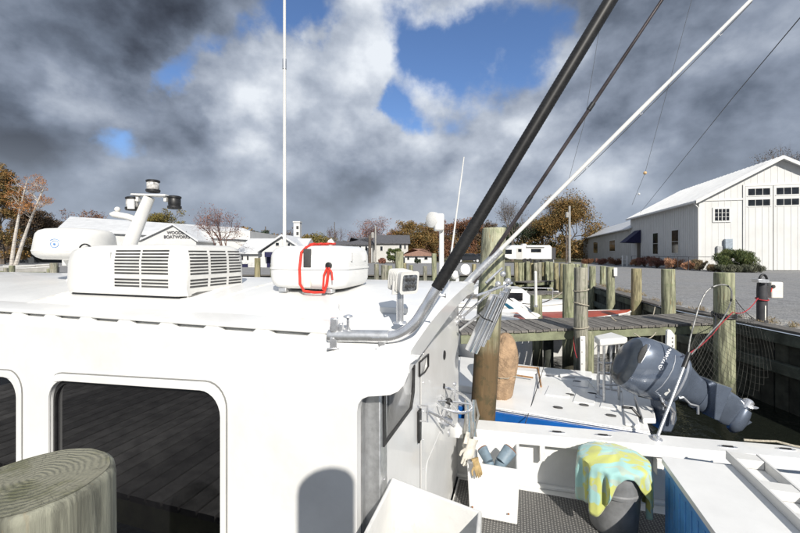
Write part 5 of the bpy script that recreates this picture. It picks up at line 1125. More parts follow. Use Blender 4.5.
for sgn in (0, 1):
    e0 = -.45 if sgn == 0 else WID+.45; sl_ = (RIDGE-EV)/(WID/2); ze = EV-.45*sl_
    P = [sp_(e0, -.5, ze+.02), sp_(WID/2, -.5, RIDGE+.02), sp_(WID/2, -.5, RIDGE+.16), sp_(e0, -.5, ze+.16)]
    b = MB(); b.prism(P, uS*(LEN+.8)); b.build('roof', roofw, shed, ang=20)
    P = [sp_(e0, -.56, ze-.12), sp_(WID/2, -.56, RIDGE-.12), sp_(WID/2, -.56, RIDGE+.17), sp_(e0, -.56, ze+.17)]
    b = MB(); b.prism(P, uS*.055); b.build('barge_board', battenw, shed)
    b = MB()
    for k in range(29):       # standing seams
        l_ = -.4+k*.63; b.prism([sp_(e0, l_, ze+.162), sp_(WID/2, l_, RIDGE+.162), sp_(WID/2, l_, RIDGE+.20), sp_(e0, l_, ze+.20)], uS*.03)
    o_ = b.build('standing_seams', roofw, shed, fix=True); o_['kind'] = 'stuff'
b = MB(); b.obox(sp_(-.54, -.4, EV-.30), uS*(LEN+.6), uF*.09, (0, 0, .14)); b.build('gutter', battenw, shed, bevel=.02)
b = MB(); b.tube([sp_(-.5, -.25, EV-.3), sp_(-.1, -.10, EV-.7), sp_(-.07, -.08, .1)], .06, 8); b.build('downpipe', battenw, shed)
# battens on the front and side (too fine to pick apart from here: one part each)
b = MB(); a = .02
DX0, DX1, DX2 = 3.3, 5.75, 8.9
while a < WID:
    zt_ = EV+(RIDGE-EV)*(1-abs(a-WID/2)/(WID/2))-.1
    if a < DX0-.15: b.obox(sp_(a, -.015, 0), uF*.05, uS*.013, (0, 0, 4.05+1.95)); b.obox(sp_(a, -.015, 6.2), uF*.05, uS*.013, (0, 0, max(.02, zt_-6.2)))
    elif zt_ > 7.0: b.obox(sp_(a, -.015, 7.1), uF*.05, uS*.013, (0, 0, max(.02, zt_-7.1)))
    a += .47
o_ = b.build('front_battens', battenw, shed); o_['kind'] = 'stuff'
b = MB(); l_ = .3
while l_ < LEN: b.obox(sp_(-.028, l_, .0), uS*.05, uF*.026, (0, 0, EV-.3)); l_ += .43
o_ = b.build('side_battens', battenw, shed); o_['kind'] = 'stuff'
front_plate([[(0, 6.0), (DX0, 6.0), (DX0, 6.17), (0, 6.17)]], .032, .03, 'trim_board', battenw)
front_plate([[(-.02, 0), (.16, 0), (.16, 6.0), (-.02, 6.0)]], .032, .03, 'corner_board', battenw)
b = MB(); b.obox(sp_(-.036, -.02, 0), uS*.18, uF*.034, (0, 0, EV-.35)); b.build('corner_board', battenw, shed)
def fpx(px, py):  # picture point on the gable plane -> (a, z)
    t = (px-400)/F; # K0+uF*a : x/y = t
    a = (t*K0.y-K0.x)/(uF.x-t*uF.y); Y = K0.y+uF.y*a; return a, H-(py-HY)/F*Y-LOT
def fwin(x0, y0, x1, y1, cols, rows, nm='window', off=.035):
    a0_, z1_ = fpx(x0, y0); a1_, _ = fpx(x1, y0); _, z0_ = fpx(x0, y1)
    w = front_plate([[(a0_-.12, z0_-.12), (a1_+.12, z0_-.12), (a1_+.12, z1_+.12), (a0_-.12, z1_+.12)]], off, .04, nm, battenw)
    cw, rh = (a1_-a0_)/cols, (z1_-z0_)/rows
    for i in range(cols):
        for j in range(rows):
            b = MB(); b.plate([[(a0_+cw*i+.035, z0_+rh*j+.02), (a0_+cw*(i+1)-.02, z0_+rh*j+.02), (a0_+cw*(i+1)-.02, z0_+rh*(j+1)-.02), (a0_+cw*i+.035, z0_+rh*(j+1)-.02)]], lambda a, c, q: sp_(a, -off-.041-q, c), .012); b.build('pane', wing, w)
    for i in range(1, cols):
        b = MB(); b.plate([[(a0_+cw*i-.022, z0_), (a0_+cw*i+.022, z0_), (a0_+cw*i+.022, z1_), (a0_+cw*i-.022, z1_)]], lambda a, c, q: sp_(a, -off-.041-q, c), .03); b.build('glazing_bar', battenw, w)
    return w
fwin(714, 209, 729, 221, 4, 3)
# doors
a0_, zt_ = fpx(744.5, 186.5); am_, _ = fpx(772.5, 187); a1_, _ = fpx(801, 187)
da0, da1, da2 = a0_, am_, am_+(am_-a0_)
for (x0, x1) in ((da0+.02, da1-.03), (da1+.03, da2-.02)):
    dr = front_plate([[(x0, .05), (x1, .05), (x1, zt_-.02), (x0, zt_-.02)]], .033, .06, 'shed_door', sidingw)
    wv = (x1-x0-.5)/3
    for j, (zz0, zz1) in enumerate(((fpx(750, 195.5)[1], fpx(750, 189)[1]), (fpx(750, 206)[1], fpx(750, 200)[1]))):
        for i in range(3):
            b = MB(); u0 = x0+.2+i*(wv+.05); b.plate([[(u0, zz0), (u0+wv, zz0), (u0+wv, zz1), (u0, zz1)]], lambda a, c, q: sp_(a, -.095-q, c), .015); b.build('pane', wing, dr)
        b = MB(); b.plate([[(x0+.1, zz0-.1), (x1-.1, zz0-.1), (x1-.1, zz0-.02), (x0+.1, zz0-.02)]], lambda a, c, q: sp_(a, -.095-q, c), .03); b.build('rail', battenw, dr)
    b = MB(); a = x0+.25
    while a < x1-.1: b.plate([[(a, .06), (a+.04, .06), (a+.04, zz0-.12), (a, zz0-.12)]], lambda a_, c, q: sp_(a_, -.094-q, c), .02); a += .46
    o_ = b.build('door_battens', battenw, dr); o_['kind'] = 'stuff'
front_plate([[(da0-.14, .05), (da0, .05), (da0, zt_+.16), (da0-.14, zt_+.16)]], .034, .05, 'door_casing', battenw)
front_plate([[(da0, zt_), (da2+.1, zt_), (da2+.1, zt_+.2), (da0, zt_+.2)]], .034, .05, 'door_header', battenw)
e0_, ez1 = fpx(723.5, 239); e1_, ez0 = fpx(731, 250.5); mb = front_plate([[(e0_, ez0), (e1_, ez0), (e1_, ez1), (e0_, ez1)]], .03, .25, 'meter_cabinet', mat('grey_cabinet', (.30, .35, .40), .5), bevel=.03)
e0_, ez1 = fpx(716, 246); e1_, ez0 = fpx(721, 254); front_plate([[(e0_, ez0), (e1_, ez0), (e1_, ez1), (e0_, ez1)]], .03, .2, 'meter_box', mat('pale_grey_cabinet', (.45, .46, .46), .5), bevel=.03)
# windows and door on the side wall
def side_l(px): t = (px-400)/F; return (t*K0.y-K0.x)/(uS.x-t*uS.y)
def swin(x0, x1, y0, y1, nm='window'):
    l0, l1 = sorted((side_l(x0), side_l(x1))); Y = K0.y+uS.y*(l0+l1)/2; z1_ = H-(y0-HY)/F*Y-LOT; z0_ = H-(y1-HY)/F*Y-LOT
    b = MB(); b.obox(sp_(-.05, l0-.08, z0_-.08), uS*(l1-l0+.16), uF*.04, (0, 0, z1_-z0_+.16)); w = b.build(nm, battenw, shed)
    for k in range(2): h_ = (z1_-z0_)/2; b = MB(); b.obox(sp_(-.065, l0, z0_+k*h_+.02), uS*(l1-l0), uF*.014, (0, 0, h_-.05)); b.build('pane', wing, w)
swin(653.5, 658.3, 233, 254); swin(672.4, 678.8, 230, 253)
l0, l1 = side_l(640.5), side_l(637.5); b = MB(); b.obox(sp_(-.06, min(l0, l1), .05), uS*abs(l1-l0), uF*.05, (0, 0, 2.9)); b.build('side_door', mat('dark_door', (.03, .03, .035), .4), shed)
la = side_l(641.2); b = MB(); 
P = [sp_(-.05, la, 4.35), sp_(-.05, la, 2.75), sp_(-1.75, la, 2.85)]; b.prism(P, uS*2.2); aw = b.build('awning', navy, shed)
# rear wing
wgA, wgB = Vector((30.4, 49.3, LOT)), Vector((41.2, 85, LOT)); wd_ = (wgB-wgA).normalized(); wn = Vector((wd_.y, -wd_.x, 0)); wl = (wgB-wgA).length
wg = thing('shed_wing', 'low grey white wing with pale metal roof behind the big shed', 'building', tuple(wgA))
b = MB(); b.obox(wgA, wd_*wl, wn*6, (0, 0, 4.75)); b.build('wing_wall', sidingg, wg)
b = MB(); P = [wgA-wn*.5-wd_*.3+Vector((0, 0, 4.65)), wgA+wn*3-wd_*.3+Vector((0, 0, 6.55)), wgA+wn*6.5-wd_*.3+Vector((0, 0, 4.65)), wgA+wn*6.5-wd_*.3+Vector((0, 0, 4.8)), wgA+wn*3-wd_*.3+Vector((0, 0, 6.75)), wgA-wn*.5-wd_*.3+Vector((0, 0, 4.8))]; b.prism(P, wd_*(wl+.8)); b.build('wing_roof', roofw, wg, ang=20)
for (x0, x1, y0, y1) in ((593.8, 598, 242, 253), (610, 615.5, 240.5, 251)):
    def wlx(px): t = (px-400)/F; return (t*wgA.y-wgA.x)/(wd_.x-t*wd_.y)
    l0, l1 = sorted((wlx(x0), wlx(x1))); Y = wgA.y+wd_.y*(l0+l1)/2; z1_ = H-(y0-HY)/F*Y; z0_ = H-(y1-HY)/F*Y
    q = wgA+wd_*l0-wn*.06; b = MB(); b.obox(Vector((q.x, q.y, z0_-.1))-wd_*.12, wd_*(l1-l0+.24), wn*.055, (0, 0, z1_-z0_+.2)); w_ = b.build('window', battenw, wg)
    for k in range(2): b = MB(); q2 = q-wn*.02+wd_*(k*(l1-l0)/2+.05); b.obox(Vector((q2.x, q2.y, z0_)), wd_*((l1-l0)/2-.1), wn*.019, (0, 0, z1_-z0_)); b.build('pane', wing, w_)
b = MB(); bt = Vector((0, 0, 0)); l_ = .2
while l_ < wl: q = wgA+wd_*l_-wn*.03; b.obox(q, wd_*.06, wn*.028, (0, 0, 4.6)); l_ += .6
o_ = b.build('wing_battens', sidingg, wg); o_['kind'] = 'stuff'
# little white posts by the awning, wire fence along the shed
wf = thing('bollard_pair', 'pair of small white posts with a bar on the gravel by the awning', 'bollards', tuple(onz(624, 266, 1.4)))
for x_ in (622.5, 627): q = onz(x_, 266.5, 1.4); b = MB(); b.tube([q, q+Vector((0, 0, 1.25))], .08, 8); b.build('post', plas, wf)
b = MB(); b.tube([onz(622.5, 266.5, 1.4)+Vector((0, 0, .75)), onz(627, 266.5, 1.4)+Vector((0, 0, .75))], .05, 6); b.build('bar', plas, wf)
ff = thing('wire_fence', 'low thin rail fence along the base of the white shed', 'fence', tuple(sp_(-1.2, 0, 0)))
b = MB(); b.tube([sp_(-1.2, 13, 1.15), sp_(-1.2, -1.2, 1.15), sp_(2.2, -1.6, 1.15)], .022, 5); b.build('top_rail', pdm, ff)
for l_ in range(-1, 14, 2): b = MB(); b.tube([sp_(-1.2, l_, 0), sp_(-1.2, l_, 1.15)], .025, 5); b.build('fence_post', pdm, ff)

# ------------------------------------------------------------------ houses and buildings across the water
def house(name, label, px0, px1, yeave, yridge, Y, depth, mw, mr, wins=(), hip=False, ybase=None, gable_front=False):
    zb = LOT; x0, x1 = U(px0, 0, Y).x, U(px1, 0, Y).x; ze = U(0, yeave, Y).z; zr = U(0, yridge, Y+depth/2).z
    t = thing(name, label, 'house', ((x0+x1)/2, Y, zb)); b = MB(); b.box(x0, x1, Y, Y+depth, zb, ze); b.build('wall', mw, t)
    b = MB(); o = .4
    if gable_front:
        b.prism([(x0-o, Y-o, ze-.05), ((x0+x1)/2, Y-o, zr), (x1+o, Y-o, ze-.05), (x1+o, Y-o, ze+.15), ((x0+x1)/2, Y-o, zr+.2), (x0-o, Y-o, ze+.15)], (0, depth+2*o, 0)); b.build('roof', mr, t, ang=20)
        b = MB(); b.prism([(x0, Y, ze-.01), (x1, Y, ze-.01), ((x0+x1)/2, Y, zr-.02)], (0, .2, 0)); b.build('gable', mw, t)
    else:
        i = (depth/2 if hip else 0)
        b.add([(x0-o, Y-o, ze), (x1+o, Y-o, ze), (x1+o, Y+depth+o, ze), (x0-o, Y+depth+o, ze), (x0-o+i, Y+depth/2, zr), (x1+o-i, Y+depth/2, zr), (x0-o, Y-o, ze-.15), (x1+o, Y-o, ze-.15), (x1+o, Y+depth+o, ze-.15), (x0-o, Y+depth+o, ze-.15)],
              [(0, 1, 5, 4), (2, 3, 4, 5), (1, 2, 5), (3, 0, 4), (6, 7, 8, 9), (6, 7, 1, 0), (7, 8, 2, 1), (8, 9, 3, 2), (9, 6, 0, 3)]); b.build('roof', mr, t, ang=20)
    for (a, c, y0, y1, m_) in wins:
        b = MB(); b.box(U(a, 0, Y).x, U(c, 0, Y).x, Y-.05, Y-.003, U(0, y1, Y).z, U(0, y0, Y).z); w = b.build('window' if m_ is wing else 'door', m_ if m_ is not wing else battenw, t)
        if m_ is wing: b = MB(); xa, xc = U(a, 0, Y).x, U(c, 0, Y).x; zz0, zz1 = U(0, y1, Y).z, U(0, y0, Y).z; k_ = .12*min(xc-xa, zz1-zz0); b.box(xa+k_, xc-k_, Y-.08, Y-.052, zz0+k_, zz1-k_); b.build('pane', wing, w)
    return t
# boatworks: long white roof and a gable with lettering
yb = 42; bw = thing('boatworks_building', 'long white boatworks building with lettering on its gable', 'building', (U(160, 0, yb).x, yb, LOT))
x0, x1, x2, x3 = U(62, 0, 46).x, U(141, 0, yb).x, U(196, 0, yb).x, U(243, 0, 50).x
xm = (x1+x2)/2
def zz(py, Y): return U(0, py, Y).z
b = MB(); b.box(U(62, 0, 46).x, U(250, 0, 46).x, 46, 58, LOT, zz(231, 46)); b.build('main_wall', sidingw, bw)
xl, xr = U(60, 0, 46).x-.3, U(250, 0, 46).x+.3
b = MB(); b.add([(xl, 45.6, zz(231, 46)), (xr, 45.6, zz(240, 46)), (U(243, 0, 52).x, 52, zz(228, 52)), (U(70, 0, 52).x, 52, zz(216.5, 52)), (xl, 58.4, zz(231, 46)), (xr, 58.4, zz(240, 46))], [(0, 1, 2, 3), (3, 2, 5, 4), (0, 3, 4), (1, 5, 2)]); b.build('main_roof', roofw, bw, ang=20)
ez = zz(241, yb); az = zz(225.5, yb)
b = MB(); b.prism([(x1, yb, LOT), (x2, yb, LOT), (x2, yb, ez), (xm+.6, yb, az), (x1, yb, ez)], (0, 4.5, 0)); b.build('gable_wall', sidingw, bw, ang=20)
for s_ in (0, 1):
    xe = x1-.35 if s_ == 0 else x2+.35
    b = MB(); b.prism([(xe, yb-.3, ez-.12), (xm+.6, yb-.3, az+.03), (xm+.6, yb-.3, az+.2), (xe, yb-.3, ez+.05)], (0, 5.5, 0)); b.build('gable_roof', roofw, bw, ang=20)
signm = mat('black_sign_lettering', (.10, .10, .11), .6)
for tx, py in (('WOODEN', 232.8), ('BOATWORKS', 237.0)):
    c_ = U(177, py, yb-.03); text(tx, .47, bw, signm, lambda a_, b_, h_, c_=c_: c_+Vector((a_, -h_, b_)), 'lettering', extrude=.02, bold=.012)
# white house with navy door
house('cottage', 'white cottage with navy awning beside the boatworks', 240, 300, 252.5, 238.5, 40, 7, sidingw, roofw, [(241.5, 243.5, 255.5, 260, wing), (247, 249, 255.5, 260, wing), (238.5, 248, 264, 270, navy), (266, 270, 256, 267, mat('dark_door', (.03, .03, .035), .4)), (283, 286, 254, 259, wing)])
g2 = house('gabled_annexe', 'white gabled annexe with two upper windows left of the white chimney', 262, 303, 252, 237.5, 39.4, 6, sidingw, roofw, [(275.5, 279.5, 242.3, 246, wing), (287.5, 290.5, 243, 249, wing), (293, 297, 243, 246, wing), (267, 270.5, 256, 268, navy)], gable_front=True)
aw2 = MB(); p = U(264.5, 0, 39.3); aw2.prism([U(264.5, 252.5, 39.39), U(273, 252.5, 39.39), U(273, 257, 38.4), U(264.5, 257, 38.4)], (0, 0, .06)); tag(aw2.build('door_awning', navy, None, loc=tuple(p)), 'navy awning over the annexe door', 'awning')
ch = thing('tall_chimney', 'tall white block chimney rising above the annexe', 'chimney', tuple(U(297, 268, 48)))
b = MB(); b.box(U(293.5, 0, 48).x, U(299.8, 0, 48).x, 48, 48.9, LOT, U(0, 222.5, 48).z); b.build('shaft', sidingw, ch)
b = MB(); b.box(U(293, 0, 48).x, U(300.3, 0, 48).x, 47.9, 49, U(0, 222.5, 48).z+.002, U(0, 221.3, 48).z); b.build('cap', sidingw, ch)
for k in range(4): b = MB(); b.box(U(296.4, 0, 48).x, U(298.6, 0, 48).x, 47.96, 47.998, U(0, 229+6*k, 48).z, U(0, 226+6*k, 48).z); b.build('opening', slot, ch)
house('far_house', 'white porch house with dark hipped roof beyond the raft canister', 343, 372, 244, 237.5, 62, 9, sidingw, roofd, [(347, 349.5, 246, 251, wing), (353, 355.5, 246, 251, wing), (359, 361.5, 246, 251, wing), (365, 367.5, 246, 251, wing)], hip=True)
house('far_house', 'long pale house with wide grey roof above the floodlight', 374, 408, 243, 235, 66, 10, sidingg, roofd, [(380, 383, 246, 251, wing), (399, 402, 244.5, 249, wing), (404, 406, 244.5, 249, wing)])
house('far_house', 'small dark roofed house left of the porch house', 330, 345, 247, 241, 70, 8, sidingg, roofd, [(334, 336.5, 249, 253, wing)])
house('far_house', 'tan roofed cream bungalow left of the searchlight post', 405, 433, 255, 248.7, 58, 7, sidingw, roofb, [(407, 409.5, 256.5, 260, wing), (414.5, 418, 256.5, 260.5, wing), (424, 428, 256.5, 260, wing)], hip=True)
house('far_house', 'plain dark barn behind the birches at the far left', -8, 34, 254, 245, 60, 8, mat('dark_barn_boards', (.05, .055, .06), .8), roofd, [(8, 12, 257, 262, wing)])
# travel trailer
rv = thing('travel_trailer', 'white travel trailer with awning strip parked behind the far pilings', 'trailer', tuple(onz(530, 262, 1.4)))
YR = 60; zb_ = LOT+.55; x0, x1 = U(503.5, 0, YR).x, U(552, 0, YR).x; zt_ = U(0, 245.2, YR).z
b = MB(); b.prism([(x0+1.0, YR, zb_), (x1, YR, zb_), (x1, YR, zt_-.3), (x1-.3, YR, zt_), (x0+1.4, YR, zt_), (x0, YR, zt_-1.0), (x0, YR, zb_+.4)], (0, 2.5, 0)); b.build('body', plas, rv, bevel=.1)
b = MB(); b.box(x0+3.6, x1-1.2, YR-.25, YR-.02, zt_-.32, zt_-.12); b.build('awning_roll', battenw, rv, bevel=.04)
for a, c, y0, y1 in ((503.6, 511.8, 249.6, 254), (531, 541, 248.8, 252.3), (518, 521.5, 249, 252)): b = MB(); b.box(U(a, 0, YR).x, U(c, 0, YR).x, YR-.04, YR-.004, U(0, y1, YR).z, U(0, y0, YR).z); b.build('window', wing, rv)
b = MB(); b.box(U(516.5, 0, YR).x, U(522.3, 0, YR).x, YR-.03, YR-.003, zb_, U(0, 248, YR).z); b.build('door', sidingg, rv)
b = MB(); b.box(U(524, 0, YR).x, U(528, 0, YR).x, YR+.7, YR+1.6, zt_, zt_+.25); b.build('roof_unit', plas, rv, bevel=.05)
for k in (525, 530): 
    b = MB(); b.lathe((U(k, 0, YR).x, YR-.02, LOT+.36), [(.36, 0), (.36, .2)], 18, (0, 1, 0)); b.build('wheel', blackm, rv)
b = MB(); b.box(U(552.5, 0, YR).x, U(556.5, 0, YR).x, YR+.3, YR+2.1, LOT+.5, U(0, 247.5, YR).z); b.build('rear_room', mat('dark_window_wall', (.06, .06, .065), .4), rv)
for k, (x_, w_, h_) in enumerate(((537, 3.2, .9), (544.5, 4, .8), (551, 2.6, .7))):
    c_ = onz(x_, 262.6, 1.4); b = MB(); hw = w_/F*c_.y; r9 = random.Random(k)
    b.loft([[Vector((c_.x+math.cos(a)*hw*s_*(1+.1*math.sin(3*a+k)), c_.y+math.sin(a)*hw*.7*s_, LOT+z_*h_*1.3)) for a in [2*math.pi*j/16 for j in range(16)]] for z_, s_ in ((0, 1), (.3, 1.05), (.7, .85), (.95, .5), (1, .15))])
    o_ = b.build('shrink_wrapped_load', plas, None, loc=tuple(c_), ang=70); tag(o_, ('left', 'largest, middle', 'right, smallest')[k]+' of three white wrapped heaps in front of the trailer', 'heap', 'white wrapped heaps by the trailer')
# parked car, skiffs ashore on the left
def car(label, px, Y, m, L=4.4):
    c = U(px, 262, Y); t = thing('parked_car', label, 'car', (c.x, c.y, LOT)); z = LOT
    b = MB(); P = [(-L/2, .35), (-L/2, .8), (-L/2+.2, .95), (-L/2+.9, 1.0), (-L/2+1.5, 1.48), (L/2-1.4, 1.5), (L/2-.5, 1.0), (L/2-.05, .85), (L/2, .4)]
    b.prism([(c.x+a, c.y, z+q) for a, q in P], (0, 1.8, 0)); b.build('body', m, t, bevel=.08)
    b = MB(); b.prism([(c.x-L/2+1.1, c.y-.02, z+1.02), (c.x-L/2+1.6, c.y-.02, z+1.4), (c.x+L/2-1.5, c.y-.02, z+1.4), (c.x+L/2-.8, c.y-.02, z+1.02)], (0, .015, 0)); b.build('side_window', wing, t)
    for a in (-L/2+.85, L/2-.85): b = MB(); b.lathe((c.x+a, c.y-.03, z+.33), [(.33, 0), (.33, .22)], 18, (0, 1, 0)); w = b.build('wheel', blackm, t); b = MB(); b.lathe((c.x+a, c.y-.05, z+.33), [(.2, 0), (.2, .03)], 14, (0, 1, 0)); b.build('rim', alu, w)
    return t
car('dark car parked beyond the basin between the poles and the leaning piling', 469, 60, carp); car('dark car parked near the tan roofed bungalow behind the black pole', 482, 66, carp)
for k, (px, Y, L, lab) in enumerate(((6, 29, 4.5, 'upturned pale skiff on the shore at the far left'), (30, 33, 4.0, 'white skiff hauled out on the far shore left of the radar dome'), (38, 27.5, 3.0, 'small grey dinghy on the gravel below the birches'))):
    c = U(px, 268, Y); t, *_ = simple_boat('beached_skiff', lab, (c.x+L/2, Y), (c.x-L/2, Y+.4), 1.5, LOT+.38, concrete, concrete)
    t.location.z = 0
    b = MB(); b.box(c.x-L*.3, c.x+L*.3, Y-.5, Y+.7, LOT, LOT+.12); b.build('cradle', treated, t)
for k, (px, Y) in enumerate(((110, 28), (118, 30))): pass
# utility poles and wires
def upole(label, px, ytop, Y, r, arms=True, can_=False):
    p = U(px, ytop, Y); t = thing('utility_pole', label, 'utility pole', (p.x, p.y, LOT)); b = MB(); b.tube([(p.x, p.y, LOT-.1), p], [r*1.2, r], 10); b.build('pole', bark if not can_ else concrete, t)
    if arms: b = MB(); b.box(p.x-.9, p.x+.9, p.y-.06, p.y+.06, p.z-.9, p.z-.75); b.build('crossarm', bark, t)
    if can_: b = MB(); b.lathe((p.x-.45, p.y-.1, p.z-1.9), [(.25, 0), (.27, .1), (.27, .8), (.1, .9)], 12); b.build('transformer', concrete, t)
    return t
upole('grey utility pole with transformer in front of the big autumn tree', 569.5, 206, 62, .17, False, True)
upole('shorter brown pole just left of the transformer pole', 566.5, 224, 58, .12, False)
upole('utility pole with transformer rising behind the porch house', 375.5, 226, 60, .12, False, True)
upole('thin pole with crossarm above the cottage roof', 265.5, 226.5, 75, .10, True)
upole('thin bare pole between raft canister and porch house', 334.5, 222, 80, .07, False)
flag = upole('dull red pole left of the transformer pole by the porch house', 369.8, 235, 59, .22, False)
# rigging and overhead lines
line('rigging_line', 'long dark line slanting from upper right down to the awning', 'line', [U(815, 0, 9), U(733, 97.5, 16), U(640, 213, 40)], .014, blackm)
line('rigging_line', 'thin line hanging below the white outrigger pole', 'line', bez(U(752, 2, 3.9), U(668, 90, 4.2), U(574, 181, 4.6), 12), .0035, netm)
line('rigging_line', 'faint vertical halyard with a bead crossing the white outrigger', 'line', [U(697, -20, 5), U(672, 73, 5), U(645, 173, 5), U(632, 205, 5)], .0022, netm)
line('rigging_line', 'faint line hanging right of the black outrigger pole', 'line', [U(604, 0, 5), U(585, 120, 5), U(566, 190, 5)], .0022, netm)
for k, (px, py, m_, lab) in enumerate(((645, 173, mat('orange_bead', (.6, .4, .2), .5), 'small pale orange bead on the halyard above the shed roof'), (639, 194, plas, 'tiny white bead below the orange bead on the halyard'))):
    b = MB(); b.sphere(U(px, py, 5), .022 if k == 0 else .014, 8); tag(b.build('halyard_bead', m_, None, loc=tuple(U(px, py, 5))), lab, 'bead')

# ------------------------------------------------------------------ trees and shrubs
def leaf_mesh(name, m, parent, blobs, n, size, seed, flat=.0, up=0):
    n = int(n*1.7) if size < 1 else n; size = size*.72 if size < 1 else size
    g = np.random.default_rng(seed); w = np.array([b_[1]**2 for b_ in blobs]); w = w/w.sum(); ids = g.choice(len(blobs), n, p=w)
    c = np.array([tuple(b_[0]) for b_ in blobs])[ids]; r = np.array([b_[1] for b_ in blobs])[ids]
    d = g.normal(size=(n, 3)); d /= np.linalg.norm(d, axis=1)[:, None]; rad = r*(g.random(n)**.45); P = c+d*rad[:, None]*np.array([1, 1, .8])
    a = g.normal(size=(n, 3)); a /= np.linalg.norm(a, axis=1)[:, None]
    if up: a[:, 2] = np.abs(a[:, 2])+up; a /= np.linalg.norm(a, axis=1)[:, None]
    b_ = np.cross(a, g.normal(size=(n, 3))); b_ /= np.linalg.norm(b_, axis=1)[:, None]; s_ = size*(.55+.9*g.random(n))[:, None]; wdt = .5 if not up else .12
    V = np.stack([P-a*s_*.5, P+b_*s_*wdt*.5, P+a*s_*.5, P-b_*s_*wdt*.5], 1).reshape(-1, 3)
    o0 = ORG[parent.name] if parent is not None else Vector((0, 0, 0)); V = V-np.array(tuple(o0))
    me = bpy.data.meshes.new(name); me.vertices.add(4*n); me.vertices.foreach_set('co', V.astype(np.float32).ravel()); me.loops.add(4*n); me.loops.foreach_set('vertex_index', np.arange(4*n, dtype=np.int32))
    me.polygons.add(n); me.polygons.foreach_set('loop_start', np.arange(0, 4*n, 4, dtype=np.int32)); me.polygons.foreach_set('loop_total', np.full(n, 4, dtype=np.int32)); me.update(calc_edges=True); me.validate()
    me.materials.append(m); o = bpy.data.objects.new(name, me); COL.objects.link(o)
    if parent is not None: o.parent = parent
    return o
def branch(mb, p, d, L, r, depth, rg, tips, spread=.55, n=5, kids=3):
    q = p+d*L; mid = p+d*L*.5+Vector((rg.gauss(0, 1), rg.gauss(0, 1), rg.gauss(0, .5)))*L*.05; mb.tube([p, mid, q], [r, r*.8, r*.62], n, cap=False)
    if depth == 0: tips.append(q); return
    for k in range(kids):
        v = Vector((rg.gauss(0, 1), rg.gauss(0, 1), rg.gauss(.15, .8))).normalized(); nd = (d*(1-spread*.6)+v*spread).normalized(); st = q if k else q
        if k >= 1: st = p.lerp(q, rg.uniform(.45, .95))
        branch(mb, st, nd, L*rg.uniform(.62, .86), r*.58, depth-1, rg, tips, spread, max(3, n-1), kids)
def tree(label, px, ytop, hw, Y, m, seed, leaves=3500, depth=4, size=.32, mb_=None, bare=0, crown_low=None, name='tree', kids=3, up=.8, z0=None, blobr=None, trunk_px=None):
    rg = random.Random(seed); c = U(px, ytop, Y); base = Vector((c.x if trunk_px is None else U(trunk_px, 0, Y).x, Y, LOT if z0 is None else z0)); Ht = c.z-base.z; W_ = hw/F*Y
    t = thing(name, label, 'tree' if name != 'shrub' else 'shrub', tuple(base)); b = MB(); tips = []; th = Ht*.32
    top0 = base+Vector((rg.uniform(-.05, .05)*Ht, 0, th)); b.tube([base-Vector((0, 0, .1)), base.lerp(top0, .5)+Vector((.02*Ht*rg.uniform(-1, 1), 0, 0)), top0], [Ht*.028, Ht*.021, Ht*.017], 7, cap=False)
    for k in range(4 if not bare else 5):
        a = 2*math.pi*k/4+rg.random(); d = Vector((math.cos(a)*W_/Ht*1.3, math.sin(a)*W_/Ht*1.3, up)).normalized() if k else Vector((.05, 0, 1)); branch(b, base.lerp(top0, rg.uniform(.7, 1)), d, Ht*.25, Ht*.012, depth, rg, tips, kids=kids)
    # fit the tips into the crown's box
    zs = [q.z for q in tips]; xs = [q.x for q in tips]; 
    sx_ = W_/max(1e-3, max(abs(x_-base.x) for x_ in xs)); sz_ = (c.z-top0.z)/max(1e-3, max(zs)-top0.z)
    def fit(q):
        if q.z < top0.z: return q
        f = min(1, (q.z-top0.z)/(Ht*.1)); cx = base.x+(c.x-base.x)*((q.z-base.z)/Ht); return Vector((cx+(q.x-base.x)*(1+(sx_-1)*f), base.y+(q.y-base.y)*(1+(sx_-1)*f), top0.z+(q.z-top0.z)*sz_))
    b.v = [fit(q) for q in b.v]; tips = [fit(q) for q in tips]
    b.build('trunk', mb_ or bark, t, fix=False)
    if leaves:
        bl = [(q, (blobr or W_*.22)*rg.uniform(.6, 1.25)) for q in rg.sample(tips, min(len(tips), 90))]
        if crown_low is not None:
            for k in range(30): a = rg.uniform(0, 6.28); f = rg.random(); bl.append((Vector((c.x+math.cos(a)*W_*.8, Y+math.sin(a)*W_*.6, LOT+crown_low+(th)*f)), W_*.22))
        leaf_mesh('crown', m, t, bl, leaves, size, seed)
    return t
T = tree
T('dark brown and orange tree towering at the far left edge', 2, 164, 27, 52, lf_olive, 1, 14000, crown_low=1.0)
T('rusty brown tree behind the birches', 32, 205, 26, 62, lf_brown, 2, 11000, crown_low=.6, size=.36)
T('dull brown bare crowned tree between birches and radar dome', 62, 222, 26, 75, lf_brown, 3, 7000, crown_low=.5, size=.35)
T('low brown tree right above the boatworks roof ridge', 92, 211, 20, 85, lf_rust, 4, 2200, size=.4, crown_low=.5)
T('rounded yellow green tree behind the light mast', 166, 207.5, 20, 80, lf_yel, 5, 5000, size=.42, crown_low=1)
T('large bare reddish tree in front of the boatworks roof', 214, 203, 27, 36, lf_red, 6, 700, depth=5, bare=1, mb_=redbark, size=.16, trunk_px=222)
T('dark evergreen behind the cottage roof', 262, 230.5, 15, 72, lf_green, 8, 4200, crown_low=.5, size=.4)
T('small bare tree by the white chimney', 291, 228, 12, 60, lf_brown, 9, 300, bare=1, size=.3)
T('low olive tree beyond the middle of the raft canister', 322, 235, 22, 84, lf_yel, 10, 3500, crown_low=.4, size=.42)
T('low brown tree behind the raft canister', 305, 240, 14, 78, lf_brown, 31, 2200, crown_low=.4, size=.4)
